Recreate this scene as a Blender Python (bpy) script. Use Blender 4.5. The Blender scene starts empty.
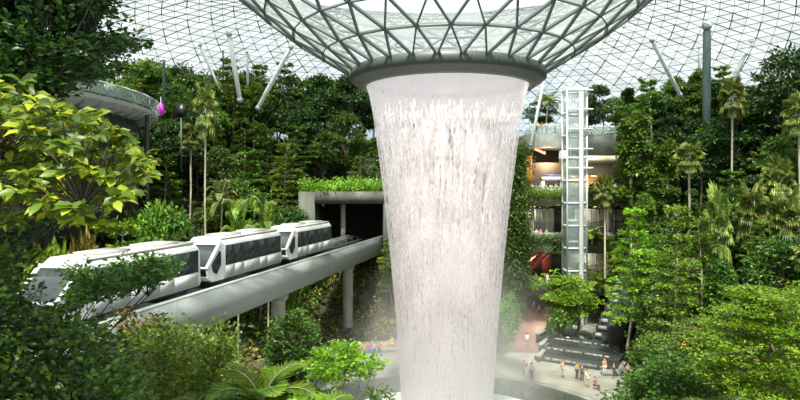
import bpy, math, random
import numpy as np
from mathutils import Vector, Matrix

rng = np.random.default_rng(11)
random.seed(5)
SC = bpy.context.scene
COL = SC.collection
PI = math.pi
F, HZ, CZ = 600.0, 190.0, 19.0          # focal length in px, horizon row, eye height


def at(px, py, Y):
    return np.array([(px - 400) * Y / F, Y, CZ + (HZ - py) * Y / F])


def to_px(p):
    return 400 + p[0] * F / p[1], HZ + (CZ - p[2]) * F / p[1]


# ------------------------------------------------------------------ materials
def nt_mat(name):
    m = bpy.data.materials.new(name)
    m.use_nodes = True
    nt = m.node_tree
    return m, nt, nt.nodes['Principled BSDF'], nt.nodes['Material Output']


def mat(name, col, rough=0.6, metal=0.0, noise=0.0, nscale=3.0, emit=None, es=1.0, spec=0.5, bump=0.0, stretch=(1, 1, 1)):
    m, nt, b, out = nt_mat(name)
    b.inputs['Base Color'].default_value = (*col, 1)
    b.inputs['Roughness'].default_value = rough
    b.inputs['Metallic'].default_value = metal
    b.inputs['Specular IOR Level'].default_value = spec
    if noise > 0 or bump > 0:
        tc = nt.nodes.new('ShaderNodeTexCoord')
        mp = nt.nodes.new('ShaderNodeMapping')
        mp.inputs['Scale'].default_value = stretch
        n = nt.nodes.new('ShaderNodeTexNoise')
        n.inputs['Scale'].default_value = nscale
        n.inputs['Detail'].default_value = 4
        nt.links.new(tc.outputs['Object'], mp.inputs['Vector'])
        nt.links.new(mp.outputs['Vector'], n.inputs['Vector'])
        if noise > 0:
            r = nt.nodes.new('ShaderNodeValToRGB')
            r.color_ramp.elements[0].position = 0.3
            r.color_ramp.elements[1].position = 0.7
            r.color_ramp.elements[0].color = (*[max(0, c * (1 - noise)) for c in col], 1)
            r.color_ramp.elements[1].color = (*[min(1, c * (1 + noise)) for c in col], 1)
            nt.links.new(n.outputs['Fac'], r.inputs['Fac'])
            nt.links.new(r.outputs['Color'], b.inputs['Base Color'])
        if bump > 0:
            bp = nt.nodes.new('ShaderNodeBump')
            bp.inputs['Strength'].default_value = bump
            nt.links.new(n.outputs['Fac'], bp.inputs['Height'])
            nt.links.new(bp.outputs['Normal'], b.inputs['Normal'])
    if emit:
        b.inputs['Emission Color'].default_value = (*emit, 1)
        b.inputs['Emission Strength'].default_value = es
    return m


def leaf_mat(name, c0, c1, c2, rough=0.42, trans=0.3):
    """leaf colours differ from leaf to leaf between c0, c1, c2"""
    m, nt, b, out = nt_mat(name)
    g = nt.nodes.new('ShaderNodeNewGeometry')
    r = nt.nodes.new('ShaderNodeValToRGB')
    e = r.color_ramp.elements
    e[0].position = 0.0
    e[0].color = (*c0, 1)
    e[1].position = 1.0
    e[1].color = (*c2, 1)
    k = e.new(0.55)
    k.color = (*c1, 1)
    nt.links.new(g.outputs['Random Per Island'], r.inputs['Fac'])
    oi = nt.nodes.new('ShaderNodeObjectInfo')
    hs = nt.nodes.new('ShaderNodeHueSaturation')
    mr = nt.nodes.new('ShaderNodeMapRange')
    mr.inputs['To Min'].default_value = 0.78
    mr.inputs['To Max'].default_value = 1.3
    nt.links.new(oi.outputs['Random'], mr.inputs['Value'])
    nt.links.new(mr.outputs['Result'], hs.inputs['Value'])
    mh = nt.nodes.new('ShaderNodeMapRange')
    mh.inputs['To Min'].default_value = 0.485
    mh.inputs['To Max'].default_value = 0.512
    nt.links.new(oi.outputs['Random'], mh.inputs['Value'])
    nt.links.new(mh.outputs['Result'], hs.inputs['Hue'])
    nt.links.new(r.outputs['Color'], hs.inputs['Color'])
    nt.links.new(hs.outputs['Color'], b.inputs['Base Color'])
    b.inputs['Roughness'].default_value = rough
    b.inputs['Specular IOR Level'].default_value = 0.35
    tr = nt.nodes.new('ShaderNodeBsdfTranslucent')
    h2 = nt.nodes.new('ShaderNodeHueSaturation')
    h2.inputs['Value'].default_value = 1.5
    h2.inputs['Hue'].default_value = 0.48
    nt.links.new(hs.outputs['Color'], h2.inputs['Color'])
    nt.links.new(h2.outputs['Color'], tr.inputs['Color'])
    mx = nt.nodes.new('ShaderNodeMixShader')
    mx.inputs[0].default_value = trans
    nt.links.new(b.outputs[0], mx.inputs[1])
    nt.links.new(tr.outputs[0], mx.inputs[2])
    nt.links.new(mx.outputs[0], out.inputs['Surface'])
    return m


def glass_mat(name, tint, frac, diff=(0.8, 0.83, 0.82), rough=0.1, gloss=0.3, kind='translucent'):
    """thin pane: FRAC passes straight through, the rest scatters (frit) and mirrors"""
    m, nt, b, out = nt_mat(name)
    b.inputs['Base Color'].default_value = (*diff, 1)
    b.inputs['Roughness'].default_value = rough
    t = nt.nodes.new('ShaderNodeBsdfTransparent')
    t.inputs[0].default_value = (*tint, 1)
    mx = nt.nodes.new('ShaderNodeMixShader')
    mx.inputs[0].default_value = frac
    last = b
    if kind == 'translucent':
        tr = nt.nodes.new('ShaderNodeBsdfTranslucent')
        tr.inputs[0].default_value = (*diff, 1)
        m2 = nt.nodes.new('ShaderNodeMixShader')
        m2.inputs[0].default_value = 1 - gloss
        nt.links.new(b.outputs[0], m2.inputs[1])
        nt.links.new(tr.outputs[0], m2.inputs[2])
        last = m2
    nt.links.new(last.outputs[0], mx.inputs[1])
    nt.links.new(t.outputs[0], mx.inputs[2])
    nt.links.new(mx.outputs[0], out.inputs['Surface'])
    return m


M = dict(
    bark=mat('bark', (0.16, 0.12, 0.085), 0.9, noise=0.4, nscale=6, bump=0.3, stretch=(1, 1, .2)),
    pale_bark=mat('pale_bark', (0.42, 0.38, 0.28), 0.85, noise=0.25, nscale=5, stretch=(1, 1, .3)),
    dark_bark=mat('dark_bark', (0.045, 0.035, 0.025), 0.9, noise=0.3, nscale=8),
    soil=mat('soil', (0.03, 0.032, 0.016), 0.95, noise=0.5, nscale=1.2),
    concrete=mat('concrete', (0.28, 0.29, 0.255), 0.8, noise=0.16, nscale=1.3),
    stained=mat('stained_concrete', (0.19, 0.195, 0.16), 0.85, noise=0.35, nscale=0.9, stretch=(1, 1, .3)),
    beam=mat('painted_beam', (0.235, 0.26, 0.245), 0.55, noise=0.06, nscale=0.5),
    track=mat('track_black', (0.02, 0.02, 0.022), 0.7),
    rail=mat('rail_grey', (0.30, 0.31, 0.31), 0.5, metal=0.3),
    white=mat('white_paint', (0.60, 0.61, 0.59), 0.35),
    roofgrey=mat('car_roof_grey', (0.62, 0.60, 0.55), 0.45),
    unit=mat('car_roof_unit', (0.50, 0.49, 0.45), 0.5),
    glassdark=mat('dark_car_glass', (0.012, 0.017, 0.02), 0.22, spec=0.4),
    seam=mat('panel_seam', (0.08, 0.08, 0.08), 0.6),
    lower=mat('car_lower_panel', (0.40, 0.42, 0.41), 0.4),
    steelwhite=mat('white_steel', (0.66, 0.70, 0.68), 0.4),
    steel=mat('grey_steel', (0.30, 0.35, 0.33), 0.45),
    steeldark=mat('dark_green_steel', (0.07, 0.11, 0.10), 0.5),
    shell=mat('shell_frame_steel', (0.20, 0.23, 0.225), 0.5),
    shell2=mat('funnel_frame_steel', (0.085, 0.11, 0.10), 0.45),
    ring=mat('ring_cladding', (0.05, 0.062, 0.05), 0.5, noise=0.05),
    ringlow=mat('ring_soffit', (0.12, 0.125, 0.115), 0.5),
    stone=mat('dark_stone', (0.065, 0.072, 0.062), 0.8, noise=0.3, nscale=1.5, stretch=(.4, 1, 3)),
    beige=mat('beige_wall', (0.60, 0.50, 0.36), 0.6),
    tan=mat('tan_timber', (0.50, 0.29, 0.13), 0.55, noise=0.15, nscale=2),
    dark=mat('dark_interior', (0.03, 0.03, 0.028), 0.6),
    black=mat('black_panel', (0.008, 0.008, 0.008), 0.4),
    basin=mat('basin_stone', (0.02, 0.024, 0.02), 0.8, noise=0.3, nscale=2),
    orange=mat('orange_panel', (0.65, 0.30, 0.04), 0.5),
    red=mat('red_escalator', (0.55, 0.07, 0.05), 0.45),
    magenta=mat('magenta_cloth', (0.55, 0.03, 0.50), 0.5),
    kiosk=mat('kiosk_white', (0.85, 0.83, 0.86), 0.4),
    kioskblue=mat('kiosk_violet', (0.22, 0.18, 0.45), 0.4),
    lamp=mat('warm_lamp', (1, .8, .5), 0.4, emit=(1.0, 0.72, 0.4), es=2.5),
    redlamp=mat('red_neon', (1, .2, .15), 0.4, emit=(1.0, 0.15, 0.08), es=3.5),
    orangelamp=mat('orange_lamp', (1, .5, .1), 0.4, emit=(1.0, 0.35, 0.05), es=6),
    skin=mat('skin', (0.50, 0.31, 0.21), 0.6),
    hair=mat('hair_black', (0.02, 0.016, 0.014), 0.6),
    glassrail=glass_mat('railing_glass', (0.86, 0.93, 0.91), 0.75, kind='gloss', diff=(0.5, 0.58, 0.56)),
    liftglass=glass_mat('lift_glass', (0.85, 0.92, 0.9), 0.72, kind='gloss', diff=(0.55, 0.62, 0.6)),
    pane_clear=glass_mat('shell_glass_clear', (0.90, 0.95, 0.96), 0.92, diff=(0.4, 0.43, 0.42)),
    pane_mid=glass_mat('shell_glass_frit', (0.72, 0.76, 0.77), 0.70, diff=(0.26, 0.28, 0.28)),
    pane_milk=glass_mat('shell_glass_milky', (0.62, 0.66, 0.66), 0.58, diff=(0.24, 0.255, 0.25)),
)
# leaves
LM = dict(
    broad=leaf_mat('leaf_broad', (0.022, 0.055, 0.009), (0.046, 0.111, 0.014), (0.109, 0.202, 0.022)),
    dark=leaf_mat('leaf_dark', (0.011, 0.031, 0.007), (0.023, 0.062, 0.011), (0.054, 0.124, 0.018), trans=0.2),
    mid=leaf_mat('leaf_mid', (0.031, 0.078, 0.010), (0.070, 0.156, 0.016), (0.155, 0.267, 0.025)),
    yellow=leaf_mat('leaf_yellow', (0.060, 0.150, 0.010), (0.150, 0.310, 0.018), (0.320, 0.480, 0.030), trans=0.38),
    tier=leaf_mat('leaf_tier', (0.039, 0.091, 0.010), (0.101, 0.195, 0.016), (0.232, 0.325, 0.025), trans=0.3),
    olive=leaf_mat('leaf_olive', (0.05, 0.06, 0.010), (0.12, 0.12, 0.020), (0.403, 0.325, 0.060), trans=0.3),
    palm=leaf_mat('leaf_palm', (0.054, 0.104, 0.018), (0.139, 0.208, 0.035), (0.310, 0.338, 0.075), trans=0.3),
    fern=leaf_mat('leaf_fern', (0.070, 0.163, 0.012), (0.147, 0.293, 0.020), (0.264, 0.416, 0.035), trans=0.4),
    lime=leaf_mat('leaf_lime', (0.035, 0.090, 0.010), (0.10, 0.20, 0.014), (0.42, 0.52, 0.035), trans=0.38),
    rust=leaf_mat('leaf_rust', (0.202, 0.091, 0.020), (0.465, 0.169, 0.030), (0.600, 0.338, 0.050), trans=0.3),
)


# ------------------------------------------------------------------ mesh collecting
class MB:
    def __init__(self):
        self.v, self.f, self.m, self.n = [], [], [], 0

    def add(self, v, f, mi=0):
        v = np.asarray(v, dtype=np.float64).reshape(-1, 3)
        f = np.asarray(f, dtype=np.int64)
        self.v.append(v)
        self.f.append(f + self.n)
        self.m.append(np.full(len(f), mi))
        self.n += len(v)

    def mesh(self, name, mats):
        me = bpy.data.meshes.new(name)
        V = np.concatenate(self.v)
        me.vertices.add(len(V))
        me.vertices.foreach_set('co', V.astype(np.float32).ravel())
        sizes = np.concatenate([np.full(len(f), f.shape[1]) for f in self.f])
        idx = np.concatenate([f.ravel() for f in self.f])
        me.loops.add(len(idx))
        me.loops.foreach_set('vertex_index', idx.astype(np.int32))
        me.polygons.add(len(sizes))
        st = np.concatenate([[0], np.cumsum(sizes)[:-1]])
        me.polygons.foreach_set('loop_start', st.astype(np.int32))
        for mm in (mats if isinstance(mats, (list, tuple)) else [mats]):
            me.materials.append(mm)
        me.polygons.foreach_set('material_index', np.concatenate(self.m).astype(np.int32))
        me.update(calc_edges=True)
        me.validate()
        return me

    def build(self, name, mats, parent=None, smooth=False):
        me = self.mesh(name, mats)
        if smooth:
            me.polygons.foreach_set('use_smooth', np.ones(len(me.polygons), dtype=bool))
        o = bpy.data.objects.new(name, me)
        COL.objects.link(o)
        if parent is not None:
            o.parent = parent
        return o

    # shapes ------------------------------------------------
    def box(self, a, b, mi=0):
        (x0, y0, z0), (x1, y1, z1) = a, b
        x0, x1 = min(x0, x1), max(x0, x1)
        y0, y1 = min(y0, y1), max(y0, y1)
        z0, z1 = min(z0, z1), max(z0, z1)
        v = [(x0, y0, z0), (x1, y0, z0), (x1, y1, z0), (x0, y1, z0), (x0, y0, z1), (x1, y0, z1), (x1, y1, z1), (x0, y1, z1)]
        f = [(0, 3, 2, 1), (4, 5, 6, 7), (0, 1, 5, 4), (1, 2, 6, 5), (2, 3, 7, 6), (3, 0, 4, 7)]
        self.add(v, f, mi)
        return self

    def bar(self, p, q, w, d=None, up=(0, 0, 1), mi=0):
        p, q, up = np.array(p, float), np.array(q, float), np.array(up, float)
        d = d or w
        t = q - p
        t /= np.linalg.norm(t) + 1e-9
        s = np.cross(t, up)
        if np.linalg.norm(s) < 1e-3:
            s = np.cross(t, (1, 0, 0))
        s /= np.linalg.norm(s)
        u = np.cross(s, t)
        v = []
        for c in (p, q):
            for a, b in ((-1, -1), (1, -1), (1, 1), (-1, 1)):
                v.append(c + s * a * w / 2 + u * b * d / 2)
        f = [(0, 1, 2, 3), (7, 6, 5, 4), (0, 4, 5, 1), (1, 5, 6, 2), (2, 6, 7, 3), (3, 7, 4, 0)]
        self.add(v, f, mi)
        return self

    def tube(self, pts, rad, n=8, mi=0):
        pts = np.array(pts, float)
        k = len(pts)
        rad = np.full(k, rad) if np.isscalar(rad) else np.array(rad, float)
        tan = np.gradient(pts, axis=0)
        tan /= np.linalg.norm(tan, axis=1)[:, None] + 1e-9
        ref = np.array([1.0, 0, 0]) if abs(tan[0][0]) < 0.8 else np.array([0, 1.0, 0])
        V = []
        for i in range(k):
            s = np.cross(tan[i], ref)
            s /= np.linalg.norm(s) + 1e-9
            u = np.cross(s, tan[i])
            for j in range(n):
                a = 2 * PI * j / n
                V.append(pts[i] + rad[i] * (s * math.cos(a) + u * math.sin(a)))
        fa = []
        for i in range(k - 1):
            for j in range(n):
                a, b = i * n + j, i * n + (j + 1) % n
                fa.append((a, b, b + n, a + n))
        self.add(V, fa, mi)
        V0 = [V[j] for j in range(n)]
        V1 = [V[(k - 1) * n + j] for j in range(n)]
        self.add(V0, [tuple(range(n))[::-1]], mi)
        self.add(V1, [tuple(range(n))], mi)
        return self

    def prism(self, poly, z0, z1, mi=0):
        """poly = list of (x, y); z0 and z1 numbers"""
        n = len(poly)
        v = [(x, y, z0) for x, y in poly] + [(x, y, z1) for x, y in poly]
        self.add(v, [tuple(range(n))[::-1]], mi)
        self.f[-1] = self.f[-1]
        self.add(v, [tuple(range(n, 2 * n))], mi)
        self.add(v, [(i, (i + 1) % n, n + (i + 1) % n, n + i) for i in range(n)], mi)
        return self

    def lathe(self, prof, n=64, c=(0, 0), mi=0, a0=0.0, a1=2 * PI):
        full = abs(a1 - a0 - 2 * PI) < 1e-6
        m = n if full else n + 1
        V = []
        for r, z in prof:
            for j in range(m):
                a = a0 + (a1 - a0) * j / n
                V.append((c[0] + r * math.cos(a), c[1] + r * math.sin(a), z))
        fa = []
        for i in range(len(prof) - 1):
            for j in range(n):
                j2 = (j + 1) % m
                fa.append((i * m + j, i * m + j2, (i + 1) * m + j2, (i + 1) * m + j))
        self.add(V, fa, mi)
        return self

    def ball(self, c, r, n=10, mi=0):
        r = np.array(r if hasattr(r, '__len__') else (r, r, r), float)
        V, fa = [], []
        for i in range(n // 2 + 1):
            ph = PI * i / (n // 2)
            for j in range(n):
                a = 2 * PI * j / n
                V.append(np.array(c) + r * np.array((math.sin(ph) * math.cos(a), math.sin(ph) * math.sin(a), math.cos(ph))))
        for i in range(n // 2):
            for j in range(n):
                a, b = i * n + j, i * n + (j + 1) % n
                fa.append((a, a + n, b + n, b))
        self.add(V, fa, mi)
        return self

    def leaves(self, P, D, U, L, W, tm='diamond', mi=0, droop=0.12):
        P, D, U = (np.asarray(a, float).reshape(-1, 3) for a in (P, D, U))
        n = len(P)
        L = np.broadcast_to(np.asarray(L, float), (n,))[:, None, None]
        W = np.broadcast_to(np.asarray(W, float), (n,))[:, None, None]
        D = D / (np.linalg.norm(D, axis=1)[:, None] + 1e-9)
        S = np.cross(U, D)
        S /= np.linalg.norm(S, axis=1)[:, None] + 1e-9
        N = np.cross(D, S)
        if tm == 'diamond':
            T = np.array([(0, 0, 0), (.45, -.5, .06), (1, 0, -droop), (.45, .5, .06)])
            fc = np.array([(0, 1, 2), (0, 2, 3)])
        elif tm == 'oval':
            T = np.array([(0, 0, 0), (.32, -.38, .05), (.7, -.5, .03), (1, 0, -droop), (.7, .5, .03), (.32, .38, .05), (.5, 0, -.02)])
            fc = np.array([(0, 1, 6), (1, 2, 6), (2, 3, 6), (3, 4, 6), (4, 5, 6), (5, 0, 6)])
        else:       # 'strap': a long segment, bent down at its end
            T = np.array([(0, 0, 0), (.5, -.5, .04), (1, 0, -droop), (.5, .5, .04)])
            fc = np.array([(0, 1, 2), (0, 2, 3)])
        V = P[:, None, :] + D[:, None, :] * T[None, :, 0:1] * L + S[:, None, :] * T[None, :, 1:2] * W + N[:, None, :] * T[None, :, 2:3] * L
        fa = (fc[None] + (np.arange(n) * len(T))[:, None, None]).reshape(-1, 3)
        self.add(V.reshape(-1, 3), fa, mi)
        return self


def tag(o, label=None, cat=None, group=None, kind=None):
    for k, v in (('label', label), ('category', cat), ('group', group), ('kind', kind)):
        if v:
            o[k] = v
    return o


def empty(name, loc=(0, 0, 0), rz=0.0, label=None, cat=None, group=None, sc=None):
    o = bpy.data.objects.new(name, None)
    COL.objects.link(o)
    o.location = loc
    o.rotation_euler = (0, 0, rz)
    if sc:
        o.scale = (sc, sc, sc) if np.isscalar(sc) else sc
    return tag(o, label, cat, group)


def struct(o):
    o['kind'] = 'structure'
    return o


def unit(n):
    v = rng.normal(size=(n, 3))
    return v / np.linalg.norm(v, axis=1)[:, None]


# ------------------------------------------------------------------ terrain
C0 = np.array([3.8, 47.5])
BX = lambda y: -13.5 + (y - 29) * 0.22       # outer face of the guideway beam


def smooth(a, b, t):
    t = min(1, max(0, (t - a) / (b - a)))
    return t * t * (3 - 2 * t)


def inpoly(x, y, P):
    c = False
    j = len(P) - 1
    for i in range(len(P)):
        if (P[i][1] > y) != (P[j][1] > y) and x < (P[j][0] - P[i][0]) * (y - P[i][1]) / (P[j][1] - P[i][1]) + P[i][0]:
            c = not c
        j = i
    return c


FLAT = [(9.6, 64), (9.6, 69.5), (14.2, 84), (14.2, 130), (38, 130), (38, 86), (31, 84), (31.5, 76), (24, 62), (20, 58)]


def H(x, y):
    r = math.hypot(x - C0[0], y - C0[1])
    k = 0.9 if x < 0 else 0.9 - 0.2 * smooth(0, 15, x)
    z = k * (r - 24)
    cap = 7.0 + 19.0 * smooth(33, 62, y)
    z = min(max(z, 0), cap)
    if inpoly(x, y, FLAT):
        z = 0
    if -14 < x < 0.5 and 60 < y < 93:
        z = min(z, 9 if y > 78 else 7)
    # keep the slope under the guideway
    dx = x - (BX(y) - 2.2)
    if abs(dx) < 5 and y < 80:
        z = min(z, 9.2)
    return z


# ------------------------------------------------------------------ camera, world, sun
cd = bpy.data.cameras.new('camera')
cam = bpy.data.objects.new('camera', cd)
COL.objects.link(cam)
cam.location = (0, 0, CZ)
cam.rotation_euler = (PI / 2, 0, 0)
cd.sensor_width = 36
cd.lens = 36 * F / 800
cd.shift_y = -(200 - HZ) / 800
cd.clip_end = 600
SC.camera = cam

w = bpy.data.worlds.new('sky')
SC.world = w
w.use_nodes = True
nt = w.node_tree
bg = nt.nodes['Background']
tc = nt.nodes.new('ShaderNodeTexCoord')
nz = nt.nodes.new('ShaderNodeTexNoise')
nz.inputs['Scale'].default_value = 2.2
nz.inputs['Detail'].default_value = 5
cr = nt.nodes.new('ShaderNodeValToRGB')
cr.color_ramp.elements[0].position = 0.40
cr.color_ramp.elements[0].color = (0.74, 0.88, 1.0, 1)
cr.color_ramp.elements[1].position = 0.60
cr.color_ramp.elements[1].color = (1.0, 1.0, 1.0, 1)
nt.links.new(tc.outputs['Generated'], nz.inputs['Vector'])
nt.links.new(nz.outputs['Fac'], cr.inputs['Fac'])
nt.links.new(cr.outputs['Color'], bg.inputs['Color'])
bg.inputs['Strength'].default_value = 0.78

sd = bpy.data.lights.new('sun', 'SUN')
sun = bpy.data.objects.new('sun', sd)
COL.objects.link(sun)
sd.energy = 8.2
sd.angle = math.radians(3)
sd.color = (1.0, 0.95, 0.84)
dv = Vector((-0.10, -0.52, 1.0))
sun.rotation_euler = dv.to_track_quat('Z', 'Y').to_euler()
sun.location = (30, -20, 90)

SC.view_settings.view_transform = 'Standard'
SC.view_settings.look = 'None'
SC.view_settings.exposure = 0.95
SC.view_settings.gamma = 1.0
SC.view_settings.use_curve_mapping = False
cy = SC.cycles
cy.max_bounces = 7
cy.diffuse_bounces = 3
cy.glossy_bounces = 2
cy.transmission_bounces = 4
cy.transparent_max_bounces = 16
cy.volume_bounces = 1
cy.sample_clamp_indirect = 4

# ------------------------------------------------------------------ ground
mb = MB()
xs = np.arange(-75, 96, 1.5)
ys = np.arange(3, 135, 1.5)
V = [(x, y, H(x, y) - 0.06) for y in ys for x in xs]
nx = len(xs)
fa = [(j * nx + i, j * nx + i + 1, (j + 1) * nx + i + 1, (j + 1) * nx + i) for j in range(len(ys) - 1) for i in range(nx - 1)]
mb.add(V, fa)
struct(mb.build('hillside_terrain', M['soil']))


def floor_mat():
    m, nt, b, out = nt_mat('plaza_paving')
    tc = nt.nodes.new('ShaderNodeTexCoord')
    br = nt.nodes.new('ShaderNodeTexBrick')
    br.inputs['Scale'].default_value = 0.6
    br.inputs['Mortar Size'].default_value = 0.012
    br.inputs['Color1'].default_value = (0.30, 0.285, 0.23, 1)
    br.inputs['Color2'].default_value = (0.25, 0.245, 0.20, 1)
    br.inputs['Mortar'].default_value = (0.17, 0.16, 0.135, 1)
    nt.links.new(tc.outputs['Object'], br.inputs['Vector'])
    nt.links.new(br.outputs['Color'], b.inputs['Base Color'])
    b.inputs['Roughness'].default_value = 0.38
    return m


mb = MB()
ring_n = 96
prof = [(15.4, 0.0), (19, 0.0), (24.5, 0.0), (28.5, 0.0)]
mb.lathe(prof, ring_n, C0)
struct(mb.build('floor', floor_mat()))
# the walk under the building: reddish paving
mb = MB()
mb.prism([(11.7, 70), (16.9, 70), (25.4, 104), (22.1, 104)], -0.02, 0.03)
struct(mb.build('footpath', mat('red_paving', (0.22, 0.12, 0.095), 0.4, noise=0.12, nscale=1.2)))
mb = MB()
mb.prism([(20, 104), (36, 104), (36, 70), (15.8, 70)], -0.04, 0.01)
struct(mb.build('floor_under_building', M['stained']))

# ------------------------------------------------------------------ pool
PC = (3.9, 47.2)


def water_mat(name, col, rough, bumps, scale):
    m, nt, b, out = nt_mat(name)
    b.inputs['Base Color'].default_value = (*col, 1)
    b.inputs['Roughness'].default_value = rough
    b.inputs['Specular IOR Level'].default_value = 0.6
    tc = nt.nodes.new('ShaderNodeTexCoord')
    n = nt.nodes.new('ShaderNodeTexNoise')
    n.inputs['Scale'].default_value = scale
    n.inputs['Detail'].default_value = 3
    bp = nt.nodes.new('ShaderNodeBump')
    bp.inputs['Strength'].default_value = bumps
    nt.links.new(tc.outputs['Object'], n.inputs['Vector'])
    nt.links.new(n.outputs['Fac'], bp.inputs['Height'])
    nt.links.new(bp.outputs['Normal'], b.inputs['Normal'])
    return m


pool = empty('round_pool', (PC[0], PC[1], 0), 0, 'round dark pool with pale churning centre where the waterfall lands', 'pool')
mb = MB()
mb.lathe([(15.45, -0.3), (15.45, 0.10), (14.95, 0.10), (14.95, -0.3)], 96)
mb.build('pool_rim', M['stained'], pool)
mb = MB()
mb.lathe([(10.2, -0.02), (15.0, -0.02)], 96)
mb.build('still_water', water_mat('pool_water', (0.02, 0.028, 0.022), 0.06, 0.12, 2.5), pool)
mb = MB()
mb.lathe([(0.05, 0.03), (5, 0.04), (10.0, 0.03), (10.25, -0.1)], 96)
mb.build('churning_water', mat('white_water', (0.62, 0.66, 0.60), 0.5, noise=0.12, nscale=2.0, bump=0.5), pool)

# ------------------------------------------------------------------ waterfall
FC = np.array([3.75, 48.0])
RT, ZT = 6.42, 27.25
zs = np.array([27.3, 26.5, 25, 22.2, 18.2, 13.4, 7.8, 3.8, 0.1])
rs = np.array([6.42, 6.2, 5.9, 5.52, 5.0, 4.5, 4.0, 3.75, 3.5])


def fall_mat(name, seed, dens):
    m, nt, b, out = nt_mat(name)
    L = nt.links.new
    tc = nt.nodes.new('ShaderNodeTexCoord')
    sx = nt.nodes.new('ShaderNodeSeparateXYZ')
    L(tc.outputs['Object'], sx.inputs[0])
    at2 = nt.nodes.new('ShaderNodeMath')
    at2.operation = 'ARCTAN2'
    L(sx.outputs['Y'], at2.inputs[0])
    L(sx.outputs['X'], at2.inputs[1])

    def noise(su, sz, det=2):
        cb = nt.nodes.new('ShaderNodeCombineXYZ')
        mu = nt.nodes.new('ShaderNodeMath'); mu.operation = 'MULTIPLY'; mu.inputs[1].default_value = su
        mz = nt.nodes.new('ShaderNodeMath'); mz.operation = 'MULTIPLY'; mz.inputs[1].default_value = sz
        L(at2.outputs[0], mu.inputs[0]); L(sx.outputs['Z'], mz.inputs[0])
        L(mu.outputs[0], cb.inputs[0]); L(mz.outputs[0], cb.inputs[1])
        cb.inputs[2].default_value = seed
        n = nt.nodes.new('ShaderNodeTexNoise')
        n.inputs['Scale'].default_value = 1.0
        n.inputs['Detail'].default_value = det
        L(cb.outputs[0], n.inputs['Vector'])
        return n.outputs['Fac']

    streak = noise(26, 0.28, 3)
    drops = noise(40, 2.0, 2)
    wide = noise(5, 0.10, 2)

    def mth(op, a, bb=None, v=None):
        x = nt.nodes.new('ShaderNodeMath'); x.operation = op
        L(a, x.inputs[0]) if not isinstance(a, float) else setattr(x.inputs[0], 'default_value', a)
        if bb is not None: L(bb, x.inputs[1])
        if v is not None: x.inputs[1].default_value = v
        return x.outputs[0]
    s = mth('MULTIPLY', streak, v=0.9)
    s = mth('ADD', s, mth('MULTIPLY', drops, v=0.95))
    s = mth('ADD', s, mth('MULTIPLY', wide, v=0.35))
    # the sheet is whole at the lip and breaks into strings of drops 3 m lower
    lip = nt.nodes.new('ShaderNodeMapRange')
    lip.inputs['From Min'].default_value = 24.6
    lip.inputs['From Max'].default_value = 26.0
    lip.inputs['To Min'].default_value = 0.0
    lip.inputs['To Max'].default_value = 0.30
    L(sx.outputs['Z'], lip.inputs['Value'])
    s = mth('ADD', s, lip.outputs[0])
    # lower down the strings thin out into an even haze of spray
    low = nt.nodes.new('ShaderNodeMapRange')
    low.inputs['From Min'].default_value = 17
    low.inputs['From Max'].default_value = 4
    low.inputs['To Min'].default_value = 0.0
    low.inputs['To Max'].default_value = 0.24
    L(sx.outputs['Z'], low.inputs['Value'])
    s = mth('ADD', s, low.outputs[0])
    mr = nt.nodes.new('ShaderNodeMapRange')
    mr.inputs['From Min'].default_value = 0.97
    mr.inputs['From Max'].default_value = 1.2
    mr.inputs['To Min'].default_value = dens * 0.05
    mr.inputs['To Max'].default_value = dens
    L(s, mr.inputs['Value'])
    tb = nt.nodes.new('ShaderNodeBsdfTransparent')
    tr = nt.nodes.new('ShaderNodeBsdfTranslucent')
    tr.inputs[0].default_value = (0.90, 0.835, 0.84, 1)
    df = nt.nodes.new('ShaderNodeBsdfDiffuse')
    df.inputs[0].default_value = (0.90, 0.835, 0.84, 1)
    mx = nt.nodes.new('ShaderNodeMixShader')
    mx.inputs[0].default_value = 0.6
    L(df.outputs[0], mx.inputs[1]); L(tr.outputs[0], mx.inputs[2])
    thin = nt.nodes.new('ShaderNodeMapRange')
    thin.inputs['From Min'].default_value = 20
    thin.inputs['From Max'].default_value = 5
    thin.inputs['To Min'].default_value = 1.0
    thin.inputs['To Max'].default_value = 0.66
    L(sx.outputs['Z'], thin.inputs['Value'])
    aa = mth('MULTIPLY', mr.outputs[0], thin.outputs[0])
    m2 = nt.nodes.new('ShaderNodeMixShader')
    L(aa, m2.inputs[0]); L(tb.outputs[0], m2.inputs[1]); L(mx.outputs[0], m2.inputs[2])
    L(m2.outputs[0], out.inputs['Surface'])
    return m


wf = empty('waterfall', (FC[0], FC[1], 0), 0, 'tall round white waterfall pouring from the roof ring into the pool', 'waterfall')
for k, (dr, dn) in enumerate(((0.0, 0.92), (-0.6, 0.5))):
    mb = MB()
    mb.lathe([(np.interp(z, zs[::-1], rs[::-1]) + dr, z) for z in np.linspace(27.3 if k == 0 else 24.2, 0.1, 44)], 128)
    mb.build('outer_sheet' if k == 0 else 'inner_sheet', fall_mat('falling_water_%d' % k, 3.1 + 7 * k, dn), wf, smooth=True)

ringo = empty('oculus_ring', (FC[0], FC[1], 0), 0, 'dark grey ring collar at the foot of the glass funnel', 'ring')
mb = MB()
mb.lathe([(7.55, 28.45), (7.75, 28.35), (7.78, 27.75), (7.55, 27.55)], 128)
mb.build('fascia', M['ring'], ringo, smooth=False)
mb = MB()
mb.lathe([(7.56, 27.56), (6.95, 27.15), (6.52, 27.1), (6.5, 27.5), (6.6, 28.4), (7.55, 28.45)], 128)
mb.build('soffit', M['ringlow'], ringo)
for j in range(24):
    a = 2 * PI * (j + .5) / 24
    c, s = math.cos(a), math.sin(a)
    MB().bar((7.795 * c, 7.795 * s, 27.75), (7.76 * c, 7.76 * s, 28.36), 0.05, 0.03, up=(c, s, 0)).build('panel_joint', M['seam'], ringo)

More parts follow.
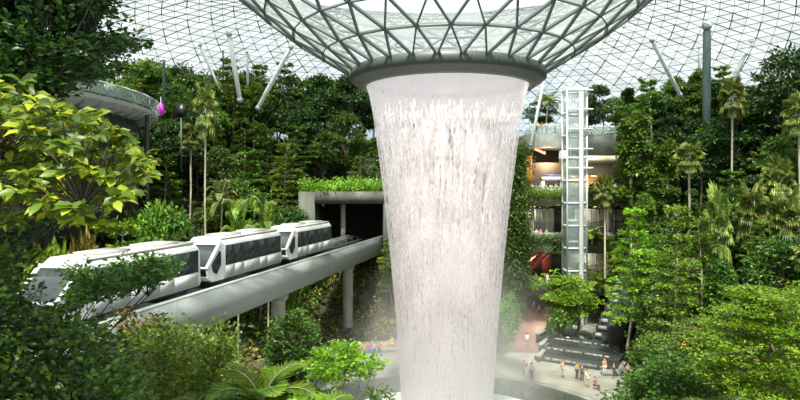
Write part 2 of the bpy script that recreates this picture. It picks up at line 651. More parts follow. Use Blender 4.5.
# mist standing round the foot of the fall
def mist_mat(name, dens, r, h):
    """spray that thins out to nothing at the edge of its body"""
    m = bpy.data.materials.new(name)
    m.use_nodes = True
    nt = m.node_tree
    nt.nodes.remove(nt.nodes['Principled BSDF'])
    v = nt.nodes.new('ShaderNodeVolumeScatter')
    v.inputs['Color'].default_value = (1.0, 0.98, 0.95, 1)
    v.inputs['Anisotropy'].default_value = 0.2
    tc = nt.nodes.new('ShaderNodeTexCoord')
    mp = nt.nodes.new('ShaderNodeMapping')
    mp.inputs['Scale'].default_value = (1 / r, 1 / r, 1 / h)
    ln = nt.nodes.new('ShaderNodeVectorMath')
    ln.operation = 'LENGTH'
    mr = nt.nodes.new('ShaderNodeMapRange')
    mr.interpolation_type = 'SMOOTHSTEP'
    mr.inputs['From Min'].default_value = 1.0
    mr.inputs['From Max'].default_value = 0.25
    mr.inputs['To Min'].default_value = 0.0
    mr.inputs['To Max'].default_value = dens
    nt.links.new(tc.outputs['Object'], mp.inputs['Vector'])
    nt.links.new(mp.outputs['Vector'], ln.inputs[0])
    nt.links.new(ln.outputs['Value'], mr.inputs['Value'])
    nt.links.new(mr.outputs['Result'], v.inputs['Density'])
    nt.links.new(v.outputs[0], nt.nodes['Material Output'].inputs['Volume'])
    return m


mb = MB()
mb.ball((0, 0, 0), (9.5, 9.5, 12), 32)
mi = mb.build('spray_mist', mist_mat('mist', 0.06, 9.5, 12), None)
mi.location = (FC[0] + .4, FC[1], 5)
tag(mi, 'pale spray hanging round the foot of the waterfall', 'mist', kind='stuff')
mb = MB()
mb.ball((0, 0, 0), (18, 20, 8), 32)
mi = mb.build('spray_mist', mist_mat('thin_mist', 0.02, 18, 8), None)
mi.location = (FC[0] + 1.5, FC[1] + 8, 1)
tag(mi, 'thin low haze drifting over the pool and paving', 'mist', kind='stuff')

# ------------------------------------------------------------------ glass gridshell
PR = np.array([7.55, 8.6, 9.9, 11.7, 14.0, 16.8, 20.5, 25.0, 30, 36, 43, 50, 57, 64, 70, 75, 79, 82, 84, 85])
PZ = np.array([28.3, 28.95, 29.7, 30.75, 32.4, 34.7, 37.5, 40.2, 42.2, 43.5, 43.7, 42.6, 40.5, 37.6, 34, 30, 25.2, 20, 14, 8])
arc = np.concatenate([[0], np.cumsum(np.hypot(np.diff(PR), np.diff(PZ)))])


def shell_zone(s0, s1, rows, N, w_ring, w_diag, dep, thick_every=0, wt=0.0):
    sv = np.linspace(s0, s1, rows + 1)
    R = np.interp(sv, arc, PR)
    Z = np.interp(sv, arc, PZ)
    nodes = np.zeros((rows + 1, N, 3))
    for i in range(rows + 1):
        a = (np.arange(N) + 0.5 * (i % 2)) * 2 * PI / N + 0.06
        nodes[i, :, 0] = FC[0] + R[i] * np.cos(a)
        nodes[i, :, 1] = FC[1] + R[i] * np.sin(a)
        nodes[i, :, 2] = Z[i]
    bars, panes = [], []
    for i in range(rows + 1):
        for j in range(N):
            bars.append((nodes[i, j], nodes[i, (j + 1) % N], w_ring))
            if i < rows:
                o = i % 2
                dn = (j + o) % N
                wl = wt if thick_every and (j - (i + 1) // 2) % thick_every == 0 else w_diag
                wr = wt if thick_every and (j + i // 2) % thick_every == 0 else w_diag
                bars.append((nodes[i, j], nodes[i + 1, (dn - 1) % N], wl))
                bars.append((nodes[i, j], nodes[i + 1, dn], wr))
                panes.append((nodes[i, j], nodes[i + 1, (dn - 1) % N], nodes[i + 1, dn]))
                panes.append((nodes[i, j], nodes[i, (j + 1) % N], nodes[i + 1, dn]))
    return bars, panes


def bars_mesh(mb, bars, depth):
    P = np.array([b[0] for b in bars]); Q = np.array([b[1] for b in bars]); Wd = np.array([b[2] for b in bars])
    keep = P[:, 1] > -6
    P, Q, Wd = P[keep], Q[keep], Wd[keep]
    T = Q - P
    T /= np.linalg.norm(T, axis=1)[:, None]
    mid = (P + Q) / 2
    rad = mid[:, :2] - FC
    rr = np.linalg.norm(rad, axis=1)
    # surface normal from the profile
    s = np.interp(rr, PR, arc)
    dz = (np.interp(s + .5, arc, PZ) - np.interp(s - .5, arc, PZ)); dr = (np.interp(s + .5, arc, PR) - np.interp(s - .5, arc, PR))
    nn = np.stack([-dz * rad[:, 0] / rr, -dz * rad[:, 1] / rr, dr], 1)
    nn /= np.linalg.norm(nn, axis=1)[:, None] + 1e-9
    S = np.cross(T, nn)
    S /= np.linalg.norm(S, axis=1)[:, None] + 1e-9
    n = len(P)
    Vv = []
    for c in (P, Q):
        for a, b in ((-1, -1), (1, -1), (1, .1), (-1, .1)):
            Vv.append(c + S * (a * Wd / 2)[:, None] + nn * (b * depth))
    Vv = np.stack(Vv, 1)
    fc = np.array([(0, 4, 5, 1), (1, 5, 6, 2), (2, 6, 7, 3), (3, 7, 4, 0)])
    mb.add(Vv.reshape(-1, 3), (fc[None] + (np.arange(n) * 8)[:, None, None]).reshape(-1, 4))


def panes_mesh(mb, panes, probs):
    P = np.array(panes)
    P = P[P[:, :, 1].mean(1) > -6]
    n = len(P)
    mi = rng.choice(len(probs), size=n, p=probs)
    for k in range(len(probs)):
        Q = P[mi == k]
        if len(Q):
            mb.add(Q.reshape(-1, 3), np.arange(len(Q) * 3).reshape(-1, 3), k)


sA, sB, sC = 0.0, arc[6], arc[9]
zA = shell_zone(sA, sB, 6, 28, 0.085, 0.105, 0.42)
zB = shell_zone(sB, sC, 4, 56, 0.09, 0.10, 0.34)
zC = shell_zone(sC, arc[-1], 36, 168, 0.05, 0.055, 0.16, 4, 0.13)
dome = empty('ceiling_glass_shell')
struct(dome)
mb = MB(); bars_mesh(mb, zA[0], 0.24); bars_mesh(mb, zB[0], 0.2)
mb.build('funnel_frame', M['shell2'], dome)
mb = MB(); bars_mesh(mb, zC[0], 0.10)
mb.build('dome_frame', M['shell'], dome)
PM = [M['pane_clear'], M['pane_mid'], M['pane_milk']]
mb = MB(); panes_mesh(mb, zA[1], [.45, .35, .2]); panes_mesh(mb, zB[1], [.4, .35, .25])
mb.build('funnel_glazing', [glass_mat('funnel_glass_clear', (0.93, 0.96, 0.97), 0.84, diff=(0.5, 0.53, 0.52)), glass_mat('funnel_glass_frit', (0.88, 0.92, 0.92), 0.66, diff=(0.45, 0.48, 0.47)), glass_mat('funnel_glass_milky', (0.8, 0.85, 0.86), 0.5, diff=(0.42, 0.46, 0.46))], dome)
mb = MB(); panes_mesh(mb, zC[1], [.15, .4, .45])
mb.build('dome_glazing', PM, dome)

# ------------------------------------------------------------------ slanted columns holding up the dome
def strut(p, q, r, m, label, grp=None):
    p, q = np.array(p), np.array(q)
    e = empty('roof_strut', tuple(p), 0, label, 'column', grp)
    d = q - p
    n = np.linalg.norm(d); d /= n
    mb = MB(); mb.tube([(0, 0, 0), d * n * .04, d * n * .5, d * n * .96, d * n], [r * .45, r * .9, r, r * .9, r * .45], 12)
    mb.build('shaft', m, e, smooth=True)
    mb = MB(); mb.ball((0, 0, 0), r * 1.3, 10); mb.build('foot_joint', M['steel'], e)
    mb = MB(); mb.ball(d * n, r * 1.2, 10); mb.build('head_joint', M['steel'], e)
    return e


for a in [
    ((258, 108), (291, 47), 88, 0.34, 'steelwhite', 'long pale column leaning right above the trees left of the waterfall'),
    ((240, 100), (229, 34), 86, 0.36, 'steelwhite', 'pale column leaning slightly left above the left trees'),
    ((224, 100), (200, 45), 92, 0.24, 'steelwhite', 'thin pale column leaning left, leftmost of the left roof columns'),
    ((248, 100), (247, 52), 92, 0.20, 'steelwhite', 'thin upright column between the two leaning left columns'),
    ((223, 85), (223, 50), 96, 0.12, 'steeldark', 'very thin dark upright pole among the left roof columns'),
    ((680, 95), (652, 40), 90, 0.34, 'steelwhite', 'pale column leaning left above the trees on the right'),
    ((722, 105), (751, 41), 90, 0.34, 'steelwhite', 'pale column leaning right beside the tall dark mast'),
    ((701, 110), (699, 47), 94, 0.24, 'steelwhite', 'slim pale upright column just left of the dark mast'),
    ((706, 165), (707, 26), 84, 0.56, 'steeldark', 'thick dark green upright mast rising to the dome on the right'),
    ((84, 40), (104, 10), 70, 0.30, 'steelwhite', 'pale column seen through the dark foreground branches at upper left'),
    ((531, 145), (548, 60), 86, 0.22, 'steelwhite', 'pale leaning column just right of the waterfall top'),
    ((164, 112), (164, 60), 72, 0.16, 'steeldark', 'dark thin mast rising from the tip of the curved walkway'),
]:
    Y = a[2]
    p = at(*a[0], Y); q = at(*a[1], Y - 3)
    strut(p, q, a[3], M[a[4]], a[5])

# ------------------------------------------------------------------ guideway and train
RZ = -math.atan(0.22)


def gloc(Y, z):
    return (BX(Y), Y, z)


Ls = math.hypot(1, .22)
gw = empty('guideway', gloc(18, 0), RZ, 'long pale grey guideway beam carrying the train towards the tunnel', 'guideway')
LEN = (84 - 18) * Ls
mb = MB(); mb.box((-0.28, 0, 10.55), (0, LEN, 12.8)); mb.box((-0.34, 0, 12.8), (0.06, LEN, 12.88))
mb.build('side_beam', M['beam'], gw)
bj = mat('beam_joint_grey', (0.22, 0.24, 0.23), 0.7)
for k in range(int(LEN / 3.2)):
    MB().box((0.001, k * 3.2, 10.56), (0.006, k * 3.2 + 0.03, 12.79)).build('beam_joint', bj, gw)
mb = MB(); mb.box((-5.0, 0, 10.55), (-4.72, LEN, 12.8)); mb.box((-5.06, 0, 12.8), (-4.66, LEN, 12.88))
mb.build('side_beam', M['beam'], gw)
mb = MB(); mb.box((-4.72, 0, 10.7), (-0.28, LEN, 11.2))
mb.build('deck', M['track'], gw)
for x in (-1.6, -3.4):
    mb = MB(); mb.box((x - .3, 0, 11.2), (x + .3, LEN, 12.3)); mb.build('running_plinth', M['track'], gw)
for x in (-0.75, -4.3):
    mb = MB(); mb.box((x - .07, 0, 12.55), (x + .07, LEN, 12.66))
    for k in range(26):
        mb.box((x - .04, k * 2.6 + 1, 11.2), (x + .04, k * 2.6 + 1.08, 12.6))
    mb.build('power_rail', M['rail'], gw)
mb = MB(); mb.box((-2.62, 0, 11.2), (-2.38, LEN, 12.1)); mb.build('guide_rail', M['rail'], gw)

for Y, lab in ((52.7, 'nearer round concrete pier under the train guideway'), (72.6, 'farther concrete pier under the guideway near the tunnel'), (31, 'concrete pier of the guideway hidden low among the near trees')):
    px_ = BX(Y) - 2.4 * 1.0
    e = empty('guideway_pier', (px_, Y, 0), RZ, lab, 'pier')
    hz = H(px_, Y)
    mb = MB(); mb.lathe([(0.62, hz - .3), (0.62, 9.2), (0.7, 9.3), (0.7, 9.4)], 24); mb.build('shaft', M['concrete'], e, smooth=True)
    mb = MB(); mb.box((-1.5, -.7, 10.2), (1.5, .7, 10.54)); mb.box((-.7, -.6, 9.38), (.7, .6, 10.2)); mb.build('crosshead', M['concrete'], e)


def loft_body():
    mb = MB()
    sec = lambda y, wb, wt, zt, cr: [(-wb + .08, y, 0), (-wb, y, .2), (-wt, y, zt), (-wt + .22, y, zt + .28), (-.5, y, zt + .28 + cr), (.5, y, zt + .28 + cr), (wt - .22, y, zt + .28), (wt, y, zt), (wb, y, .2), (wb - .08, y, 0)]
    rows = [sec(1.9, 1.36, 1.32, 2.3, .10), sec(2.2, 1.36, 1.32, 2.36, .12), sec(11.4, 1.36, 1.32, 2.36, .12), sec(11.75, 1.30, 1.22, 2.22, .08)]
    V = [p for r in rows for p in r]
    n = 10
    fa = [(i * n + j, i * n + (j + 1) % n, (i + 1) * n + (j + 1) % n, (i + 1) * n + j) for i in range(3) for j in range(n)]
    mb.add(V, fa)
    mb.add(rows[3], [tuple(range(n))])
    # nose frame: sides
    for s in (-1, 1):
        P = [(1.36 * s, 1.95, 0), (1.24 * s, .45, 0), (1.2 * s, .1, .35), (1.2 * s, 0, .95), (1.29 * s, 1.6, 2.36), (1.32 * s, 1.95, 2.42)]
        Q = [(x - .14 * s, y, z) for x, y, z in P]
        mb.add(P + Q, [(0, 1, 2, 3, 4, 5), (11, 10, 9, 8, 7, 6)])
        mb.add(P + Q, [(i, (i + 1) % 6, 6 + (i + 1) % 6, 6 + i) for i in range(6)])
        # diagonal windscreen pillar
        mb.bar((1.13 * s, -.03, .9), (1.18 * s, 1.62, 2.5), .22, .12, up=(0, -.7, .7))
    mb.add([(-1.2, 1.55, 2.36), (1.2, 1.55, 2.36), (1.1, 2.0, 2.74), (-1.1, 2.0, 2.74)], [(0, 1, 2, 3)])
    mb.box((-1.2, .02, .86), (1.2, .14, 1.02))
    mb.box((-1.2, .1, 0.1), (1.2, 1.9, .35))
    return mb


body_me = loft_body().mesh('car_body', M['white'])


def train_car(Y, label):
    e = empty('train_car', tuple(np.array(gloc(Y, 12.92)) + np.array((-2.5 * math.cos(RZ), -2.5 * math.sin(RZ), 0))), RZ, label, 'train car', 'driverless train cars on the guideway')
    o = bpy.data.objects.new('body', body_me); COL.objects.link(o); o.parent = e
    mb = MB(); mb.box((-1.12, 2.1, 2.70), (1.12, 11.3, 2.80)); mb.build('roof_panel', M['roofgrey'], e)
    for a, b in ((3.2, 5.6), (7.6, 10.2)):
        mb = MB(); mb.box((-.75, a, 2.80), (.75, b, 2.94))
        mb.build('roof_unit', M['unit'], e)
    # windscreen and dark nose apron
    mb = MB(); mb.add([(-1.04, .03, 1.02), (1.04, .03, 1.02), (1.08, 1.56, 2.36), (-1.08, 1.56, 2.36), (-1.04, .10, .95), (1.04, .10, .95), (1.08, 1.63, 2.29), (-1.08, 1.63, 2.29)], [(0, 1, 2, 3), (7, 6, 5, 4), (0, 4, 5, 1), (2, 6, 7, 3)])
    ws = mb.build('windscreen', mat('windscreen_glass', (0.05, 0.06, 0.06), 0.12, spec=0.7), e)
    mb = MB(); mb.bar((0.2, .0, 1.05), (-.35, .95, 1.88), .03, .03); mb.bar((-.5, .02, 1.1), (-.2, .6, 1.62), .03, .03)
    mb.build('wiper', M['black'], ws)
    mb = MB(); mb.add([(-1.13, .40, .06), (1.13, .40, .06), (1.12, .05, .4), (-1.12, .05, .4), (-1.1, -.02, .86), (1.1, -.02, .86)], [(0, 1, 2, 3), (3, 2, 5, 4)])
    mb.build('nose_apron', M['glassdark'], e)
    for s in (-1, 1):
        X = 1.37 * s
        mb = MB()
        hexp = [(.62, .62), (.48, 1.12), (1.38, 1.98), (1.55, 1.88), (1.55, 1.0), (1.05, .45)]
        P = [(1.235 * s + .02 * s + (y * .055) * s, y, z) for y, z in hexp]
        Q = [(x - .05 * s, y, z) for x, y, z in P]
        mb.add(P + Q, [tuple(range(6)), tuple(range(11, 5, -1))]); mb.add(P + Q, [(i, (i + 1) % 6, 6 + (i + 1) % 6, 6 + i) for i in range(6)])
        mb.build('nose_side_window', M['glassdark'], e)
        for a, b, kind in ((2.15, 3.35, 'window'), (3.42, 4.75, 'door'), (4.82, 7.3, 'window'), (7.37, 8.7, 'door'), (8.77, 11.35, 'window')):
            mb = MB(); mb.box((X - .05 * s, a, .92), (X + .012 * s, b, 2.28))
            w_ = mb.build('side_window' if kind == 'window' else 'door', M['glassdark'], e)
            mb = MB(); mb.box((X - .04 * s, a, .12), (X + .012 * s, b, .88))
            mb.build('lower_panel' if kind == 'window' else 'door_lower_panel', M['lower'], e if kind == 'window' else w_)
    mb = MB(); mb.box((-1.25, .5, -.10), (1.25, 11.6, .02)); mb.build('underframe', M['track'], e)
    for y in (2.3, 9.6):
        mb = MB(); mb.box((-1.1, y - .9, -.62), (1.1, y + .9, -.1)); 
        b = mb.build('bogie', M['track'], e)
    mb = MB(); mb.box((-.2, -.55, .1), (.2, .3, .35)); mb.build('coupler', M['steel'], e)
    mb = MB(); mb.box((-1.22, -.08, .28), (1.22, .16, .40)); mb.build('bumper', M['white'], e)
    return e


train_car(51.6, 'white train car farthest along, next to the tunnel mouth')
train_car(38.9, 'white train car in the middle of the three, fully in view')
train_car(26.5, 'nearest white train car, half hidden behind leafy branches')

# ------------------------------------------------------------------ tunnel portal (retaining wall with a planted roof)
pt = []
portal = empty('wall_tunnel_portal'); struct(portal)
mb = MB()
mb.box((-13.4, 79.2, 6), (-11.3, 80.6, 18.8)); mb.box((-11.3, 79.2, 17.2), (2.5, 80.6, 18.8)); mb.box((-2.2, 79.2, 6), (2.5, 80.6, 17.2))
mb.build('portal_frame', mat('weathered_concrete', (0.085, 0.09, 0.072), 0.85, noise=0.4, nscale=0.8, stretch=(1, 1, .3)), portal)
mb = MB(); mb.box((-8.0, 81, 11), (-7.4, 81.8, 17.2)); mb.build('portal_divider', M['stained'], portal)
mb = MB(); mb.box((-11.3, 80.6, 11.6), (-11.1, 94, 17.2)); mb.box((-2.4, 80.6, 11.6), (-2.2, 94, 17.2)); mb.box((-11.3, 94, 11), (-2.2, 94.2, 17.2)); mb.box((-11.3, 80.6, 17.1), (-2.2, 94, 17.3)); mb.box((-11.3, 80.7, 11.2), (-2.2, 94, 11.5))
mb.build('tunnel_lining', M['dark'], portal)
mb = MB(); mb.box((-13.4, 80.6, 17.35), (2.5, 94.2, 18.4)); mb.build('planted_roof', M['soil'], portal)
# base wall around the plaza behind the pool on the left
mb = MB(); mb.lathe([(24.6, -.3), (24.6, 1.1), (24.1, 1.1), (24.1, 0), ], 40, C0, 0, math.radians(98), math.radians(178))
struct(mb.build('wall_plaza_planter', M['stained']))

# ------------------------------------------------------------------ terraced mall building on the right
def zz(py, Y=86):
    return CZ + (HZ - py) * Y / F


def xx(px, Y=86):
    return (px - 400) * Y / F


bd = empty('wall_terraced_mall'); struct(bd)
Lz = {2: 5.3, 3: 11.75, 4: 18.3, 5: 27.1}
mb = MB()
mb.box((15.4, 85.2, 4.0), (34.5, 104, 5.3)); mb.build('floor_slab', M['stained'], bd)
mb = MB(); mb.box((15.4, 85.0, 10.0), (34.5, 103, 11.7)); mb.box((15.4, 84.8, 11.7), (34.5, 85.0, 12.2)); mb.build('floor_slab', M['stained'], bd)
mb = MB(); mb.box((15.4, 85.0, 16.7), (36.5, 103, 18.3)); mb.box((15.4, 84.8, 18.0), (36.5, 85.0, 18.8)); mb.build('floor_slab', M['stained'], bd)
arcp = [(18.3, 88.5), (18.6, 86.6), (19.4, 85.6), (20.6, 85.1), (22, 84.9), (24.4, 85.0), (24.4, 106), (17.5, 106)]
mb = MB(); mb.prism(arcp, 25.2, 27.1); mb.build('terrace_deck', M['concrete'], bd)
mb = MB(); mb.box((24.4, 87, 23.7), (34, 88, 27.1)); mb.box((24.4, 88, 26.4), (42, 112, 27.1)); mb.build('stone_parapet', M['stone'], bd)
mb = MB(); mb.box((24.2, 85.8, 22.9), (33, 87.6, 23.9)); mb.build('roof_edge', M['beige'], bd)
mb = MB(); mb.box((24.2, 87.2, 21.2), (33, 87.6, 22.9)); mb.box((18.9, 88.0, 19.8), (24.2, 88.4, 23.0)); mb.build('beige_wall', M['beige'], bd)
mb = MB(); mb.box((25, 93, 18.3), (33, 93.3, 21.4)); mb.build('timber_wall', M['tan'], bd)
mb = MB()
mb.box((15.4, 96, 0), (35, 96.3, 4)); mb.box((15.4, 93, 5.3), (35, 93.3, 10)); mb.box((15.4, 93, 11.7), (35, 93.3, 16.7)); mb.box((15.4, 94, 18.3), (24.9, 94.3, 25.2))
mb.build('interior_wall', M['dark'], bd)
mb = MB(); mb.box((15.2, 86, 5), (15.5, 104, 27.0)); mb.box((34.5, 86, 0), (34.8, 104, 18)); mb.build('end_wall', M['stained'], bd)
for x, z0, z1 in ((23.9, 5.3, 10), (23.9, 11.7, 16.7), (30, 5.3, 10), (30, 11.7, 16.7), (19.0, 11.7, 16.7), (26.8, 0, 4)):
    mb = MB(); mb.lathe([(.28, z0), (.28, z1)], 16, (x, 86.2)); mb.build('round_column', M['concrete'], bd, smooth=True)
mb = MB(); mb.box((18.5, 87.6, 19.0), (19.3, 87.9, 24)); mb.build('orange_panel', M['orange'], bd)
# lit ceilings of the shops
for x0, x1, z, Y in ((25.5, 32, 21.1, 90), (19, 23.5, 24.8, 91), (18, 23, 9.8, 90), (24, 33, 9.8, 90), (17, 22, 16.5, 90), (25, 33, 16.5, 90), (19, 25, 3.8, 92)):
    mb = MB()
    mb.box((x0, Y, z - .04), (x0 + .8, Y + .1, z)); mb.box(((x0 + x1) / 2, Y, z - .04), ((x0 + x1) / 2 + .8, Y + .1, z))
    mb.build('ceiling_light_strip', M['lamp'], bd)
for x, z, Y, en in ((19.5, 9.2, 89, 260), (27, 9.2, 88, 260), (19.5, 15.8, 89, 200), (27, 15.8, 88, 200), (21.5, 24.3, 87.5, 220), (28.5, 21.0, 89.5, 420), (21, 3.5, 90, 200)):
    ld = bpy.data.lights.new('shop_light', 'POINT'); ld.energy = en; ld.color = (1.0, .8, .55); ld.shadow_soft_size = .5
    lo = bpy.data.objects.new('shop_light', ld); COL.objects.link(lo); lo.location = (x, Y, z)
# storefront glazing
for x0, x1, z0, z1 in ((25.2, 33, 5.4, 9.6), (26, 33, 11.8, 16.2), (17.5, 22.8, 11.8, 16.2)):
    mb = MB()
    for k in range(7):
        x = x0 + (x1 - x0) * k / 6
        mb.box((x - .05, 89, z0), (x + .05, 89.1, z1))
    mb.box((x0, 89, z1 - .1), (x1, 89.1, z1)); mb.box((x0, 89, z0 + 2.4), (x1, 89.1, z0 + 2.48))
    g = mb.build('storefront_frame', M['rail'], bd)
    mb = MB(); mb.box((x0, 89.04, z0), (x1, 89.06, z1)); mb.build('storefront_glass', M['liftglass'], g)
# neon, black sign
o = MB().box((0, 0, 0), (1.6, .12, .28)).build('red_neon_sign', M['redlamp']); o.location = (19.3, 85.9, 24.75); o.rotation_euler = (0, math.radians(24), 0)
tag(o, 'short glowing red neon bar under the top terrace deck', 'neon sign')
sg = empty('black_display', (xx(551), 84.78, 10.5), 0, 'small black display panel on the concrete balcony front', 'display')
MB().box((0, -.10, 0), (1.45, 0, .95)).build('screen', M['black'], sg)
MB().box((-.06, -.06, -.06), (1.51, .0, 1.01)).build('bezel', M['steeldark'], sg)
# red escalator on level two
es = empty('escalator', (xx(520), 88.5, 5.3), 0, 'red lit escalator climbing inside the second level', 'escalator')
mb = MB(); mb.bar((0, 0, .2), (4.6, 0, 4.2), .9, .3); mb.build('truss', M['red'], es)
for y in (-.5, .5):
    mb = MB(); mb.bar((0, y, 1.2), (4.6, y, 5.1), .08, .7); mb.build('balustrade', M['red'], es)
    mb = MB(); mb.bar((0, y, 1.65), (4.6, y, 5.5), .1, .08); mb.build('handrail', M['black'], es)
mb = MB()
for k in range(14):
    t = k / 14
    mb.box((t * 4.6, -.42, .75 + t * 4), (t * 4.6 + .34, .42, .95 + t * 4))
mb.build('steps', M['steel'], es)
rp = MB().box((0, 0, 0), (1.3, .2, 3.4)).build('red_wall_panel', mat('maroon_panel', (0.25, 0.04, 0.03), 0.6)); rp.location = (21.6, 91, 5.9)
tag(rp, 'red wall panel behind the escalator on the second level', 'wall panel')
# kiosk
kk = empty('kiosk', (xx(540, 87) + .3, 86.6, 18.3), 0, 'white rounded kiosk with violet top on the fourth level', 'kiosk')
mb = MB(); mb.box((0, 0, 2.0), (2.9, 1.2, 2.6)); mb.box((0, 0, 0), (.3, 1.2, 2.0)); mb.box((2.6, 0, 0), (2.9, 1.2, 2.0)); mb.build('frame', M['kiosk'], kk)
mb = MB(); mb.box((.5, .1, 2.6), (2.4, 1.0, 2.95)); mb.build('top_sign', M['kioskblue'], kk)
mb = MB(); mb.box((.3, .2, 0), (2.6, 1.0, 1.0)); mb.build('counter', M['kiosk'], kk)


PM_ = {}


def post_mesh(h):
    if h not in PM_:
        PM_[h] = MB().box((-.03, -.03, 0), (.03, .03, h)).mesh('railing_post', M['rail'])
    return PM_[h]


def railing(name, pts, h, label, spacing=1.5, parent=None, solid=None):
    e = empty(name, tuple(pts[0]), 0, label, 'railing')
    P = [np.array(p, float) - np.array(pts[0], float) for p in pts]
    mg, mr = MB(), MB()
    for a, b in zip(P[:-1], P[1:]):
        L = np.linalg.norm(b - a); n = max(1, int(L / spacing))
        for k in range(n + 1):
            c = a + (b - a) * k / n
            po = bpy.data.objects.new('railing_post', post_mesh(h)); COL.objects.link(po); po.parent = e; po.location = tuple(c)
        mr.bar(a + (0, 0, h), b + (0, 0, h), .09, .07)
        t = (b - a) / L; s = np.array((-t[1], t[0], 0)) * .012
        mg.add([a - s + (0, 0, .08), b - s + (0, 0, .08), b - s + (0, 0, h - .1), a - s + (0, 0, h - .1), a + s + (0, 0, .08), b + s + (0, 0, .08), b + s + (0, 0, h - .1), a + s + (0, 0, h - .1)], [(0, 1, 2, 3), (7, 6, 5, 4)])
    mr.build('handrail', M['steelwhite'], e); mg.build('glass_infill', M['glassrail'], e)
    return e


railing('glass_railing', [(18.5, 88.3, 27.1), (18.8, 86.7, 27.1), (19.5, 85.8, 27.1), (20.7, 85.3, 27.1), (22, 85.1, 27.1), (23.0, 85.1, 27.1)], 1.1, 'glass railing round the curved top terrace by the waterfall')
railing('glass_railing', [(24.6, 87.5, 27.1), (33.5, 87.5, 27.1)], 1.1, 'railing above the dark stone wall right of the lift tower')
railing('glass_railing', [(17, 85.4, 18.3), (33, 85.4, 18.3)], 1.15, 'glass railing behind the hedge on the fourth level')
railing('glass_railing', [(17, 85.5, 11.7), (33, 85.5, 11.7)], 1.15, 'glass railing behind the hedge on the third level')
railing('glass_railing', [(15.8, 85.6, 5.3), (33, 85.6, 5.3)], 1.0, 'lowest glass railing, on the second level above the path')

# lift tower
lt = empty('lift_tower', (24.2, 83.2, 0), 0, 'tall white steel and glass lift tower in front of the mall terraces', 'lift tower')
W2, D2, T0, T1 = 1.35, 1.2, 4.5, 33.0
for sx_ in (-1, 1):
    for sy in (-1, 1):
        MB().box((sx_ * W2 - .09, sy * D2 - .09, T0), (sx_ * W2 + .09, sy * D2 + .09, T1)).build('corner_post', M['steelwhite'], lt)
for z in list(np.arange(T0 + .3, T1, 3.1)) + [T1 - .1]:
    mb = MB()
    for sy in (-1, 1):
        mb.box((-W2, sy * D2 - .09, z - .12), (W2, sy * D2 + .09, z + .12))
    for sx_ in (-1, 1):
        mb.box((sx_ * W2 - .09, -D2, z - .12), (sx_ * W2 + .09, D2, z + .12))
    mb.build('ring_beam', M['steelwhite'], lt)
mb = MB(); mb.lathe([(.33, 0), (.33, T1 - .6)], 20, (.45, -D2 - .4)); mb.build('mast', M['white'], lt, smooth=True)
for z in (32.6, 30, 27.3, 24.6, 22.0):
    MB().box((-W2, -D2 - .5, z - .10), (W2 + .7, -D2 - .2, z + .10)).build('bracket', M['steelwhite'], lt)
mb = MB()
for a, b, c, d in ((-W2, -D2, W2, -D2), (-W2, D2, W2, D2), (-W2, -D2, -W2, D2), (W2, -D2, W2, D2)):
    mb.add([(a, b, T0), (c, d, T0), (c, d, T1), (a, b, T1)], [(0, 1, 2, 3)])
mb.build('glass_wall', M['liftglass'], lt)
mb = MB()
for x in (-.75, -.45):
    mb.box((x, .6, T0), (x + .1, .75, T1 - .3))
mb.build('guide_rail', M['steel'], lt)
mb = MB(); mb.box((-1.0, -.8, 12.0), (1.0, .9, 14.6)); mb.build('lift_car', M['liftglass'], lt)
mb = MB(); mb.box((-1.05, -.85, 14.6), (1.05, .95, 14.9)); mb.box((-1.05, -.85, 11.8), (1.05, .95, 12.0)); mb.build('lift_car_frame', M['steelwhite'], lt)

# ------------------------------------------------------------------ green retaining wall beside the red path
mb = MB()
mb.add([(11.4, 69.5, -.1), (21.8, 104, -.1), (21.3, 104, 3.9), (10.8, 69.5, 4.4), (8.6, 69.5, -.1), (17, 104, -.1), (17, 104, 3.9), (8.6, 69.5, 4.4)],
       [(0, 1, 2, 3), (3, 2, 6, 7), (4, 7, 6, 5), (0, 3, 7, 4), (1, 5, 6, 2)])
struct(mb.build('wall_path_retaining', M['stained']))

# ------------------------------------------------------------------ stepped cascade, stairs and edge benches
cs = empty('stepped_cascade', (15.2, 67.0, 0), math.radians(-33), 'dark stone water cascade stepping up beside the stairs', 'cascade')
tread = M['basin']
wet = water_mat('cascade_water', (0.03, 0.035, 0.03), 0.08, 0.5, 4)
foam = mat('cascade_foam', (0.24, 0.26, 0.25), 0.5, noise=0.25, nscale=6)
LV = [(0, 2.6, 8.2, .35), (2.6, 5.4, 8.0, .8), (5.4, 8.2, 7.4, 1.3)]
y = 0
for k, (a, b, wd, z) in enumerate(LV):
    mb = MB(); mb.box((-.2, a, -.1), (wd + .2, b, z)); mb.box((-.2, a, z), (wd + .2, a + .25, z + .12)); mb.build('basin_step', tread, cs)
    mb = MB(); mb.box((0, a + .26, z), (wd, b, z + .08)); mb.build('basin_water', wet, cs)
    mb = MB()
    for q in range(10):
        x = 0.3 + (wd - .8) * q / 10
        mb.box((x, a - .03, z - .12), (x + .7 * rng.uniform(.4, 1), a + .02, z + .13))
    mb.build('falling_water', foam, cs)
for k in range(13):
    a = 8.2 + k * 1.25; z = 1.3 + (k + 1) * .62
    x0, x1 = 4.0 + .03 * k, 7.4 + .02 * k
    mb = MB(); mb.box((x0, a, -.1), (x1, a + 1.5, z)); mb.box((x0, a, z), (x1, a + .2, z + .08)); mb.build('basin_step', tread, cs)
    mb = MB(); mb.box((x0 + .3, a - .04, z - .5), (x0 + .7 + rng.uniform(0, .9), a - .005, z + .09)); mb.build('falling_water', foam, cs)
st = empty('stone_stairs', (25.0, 61.2, 0), math.radians(-33), 'pale stone stairs climbing the slope right of the cascade', 'stairs')
mb = MB()
for k in range(26):
    mb.box((0, k * .8, -.1), (2.6, k * .8 + .85, .17 + k * .3))
mb.build('flight', M['concrete'], st)
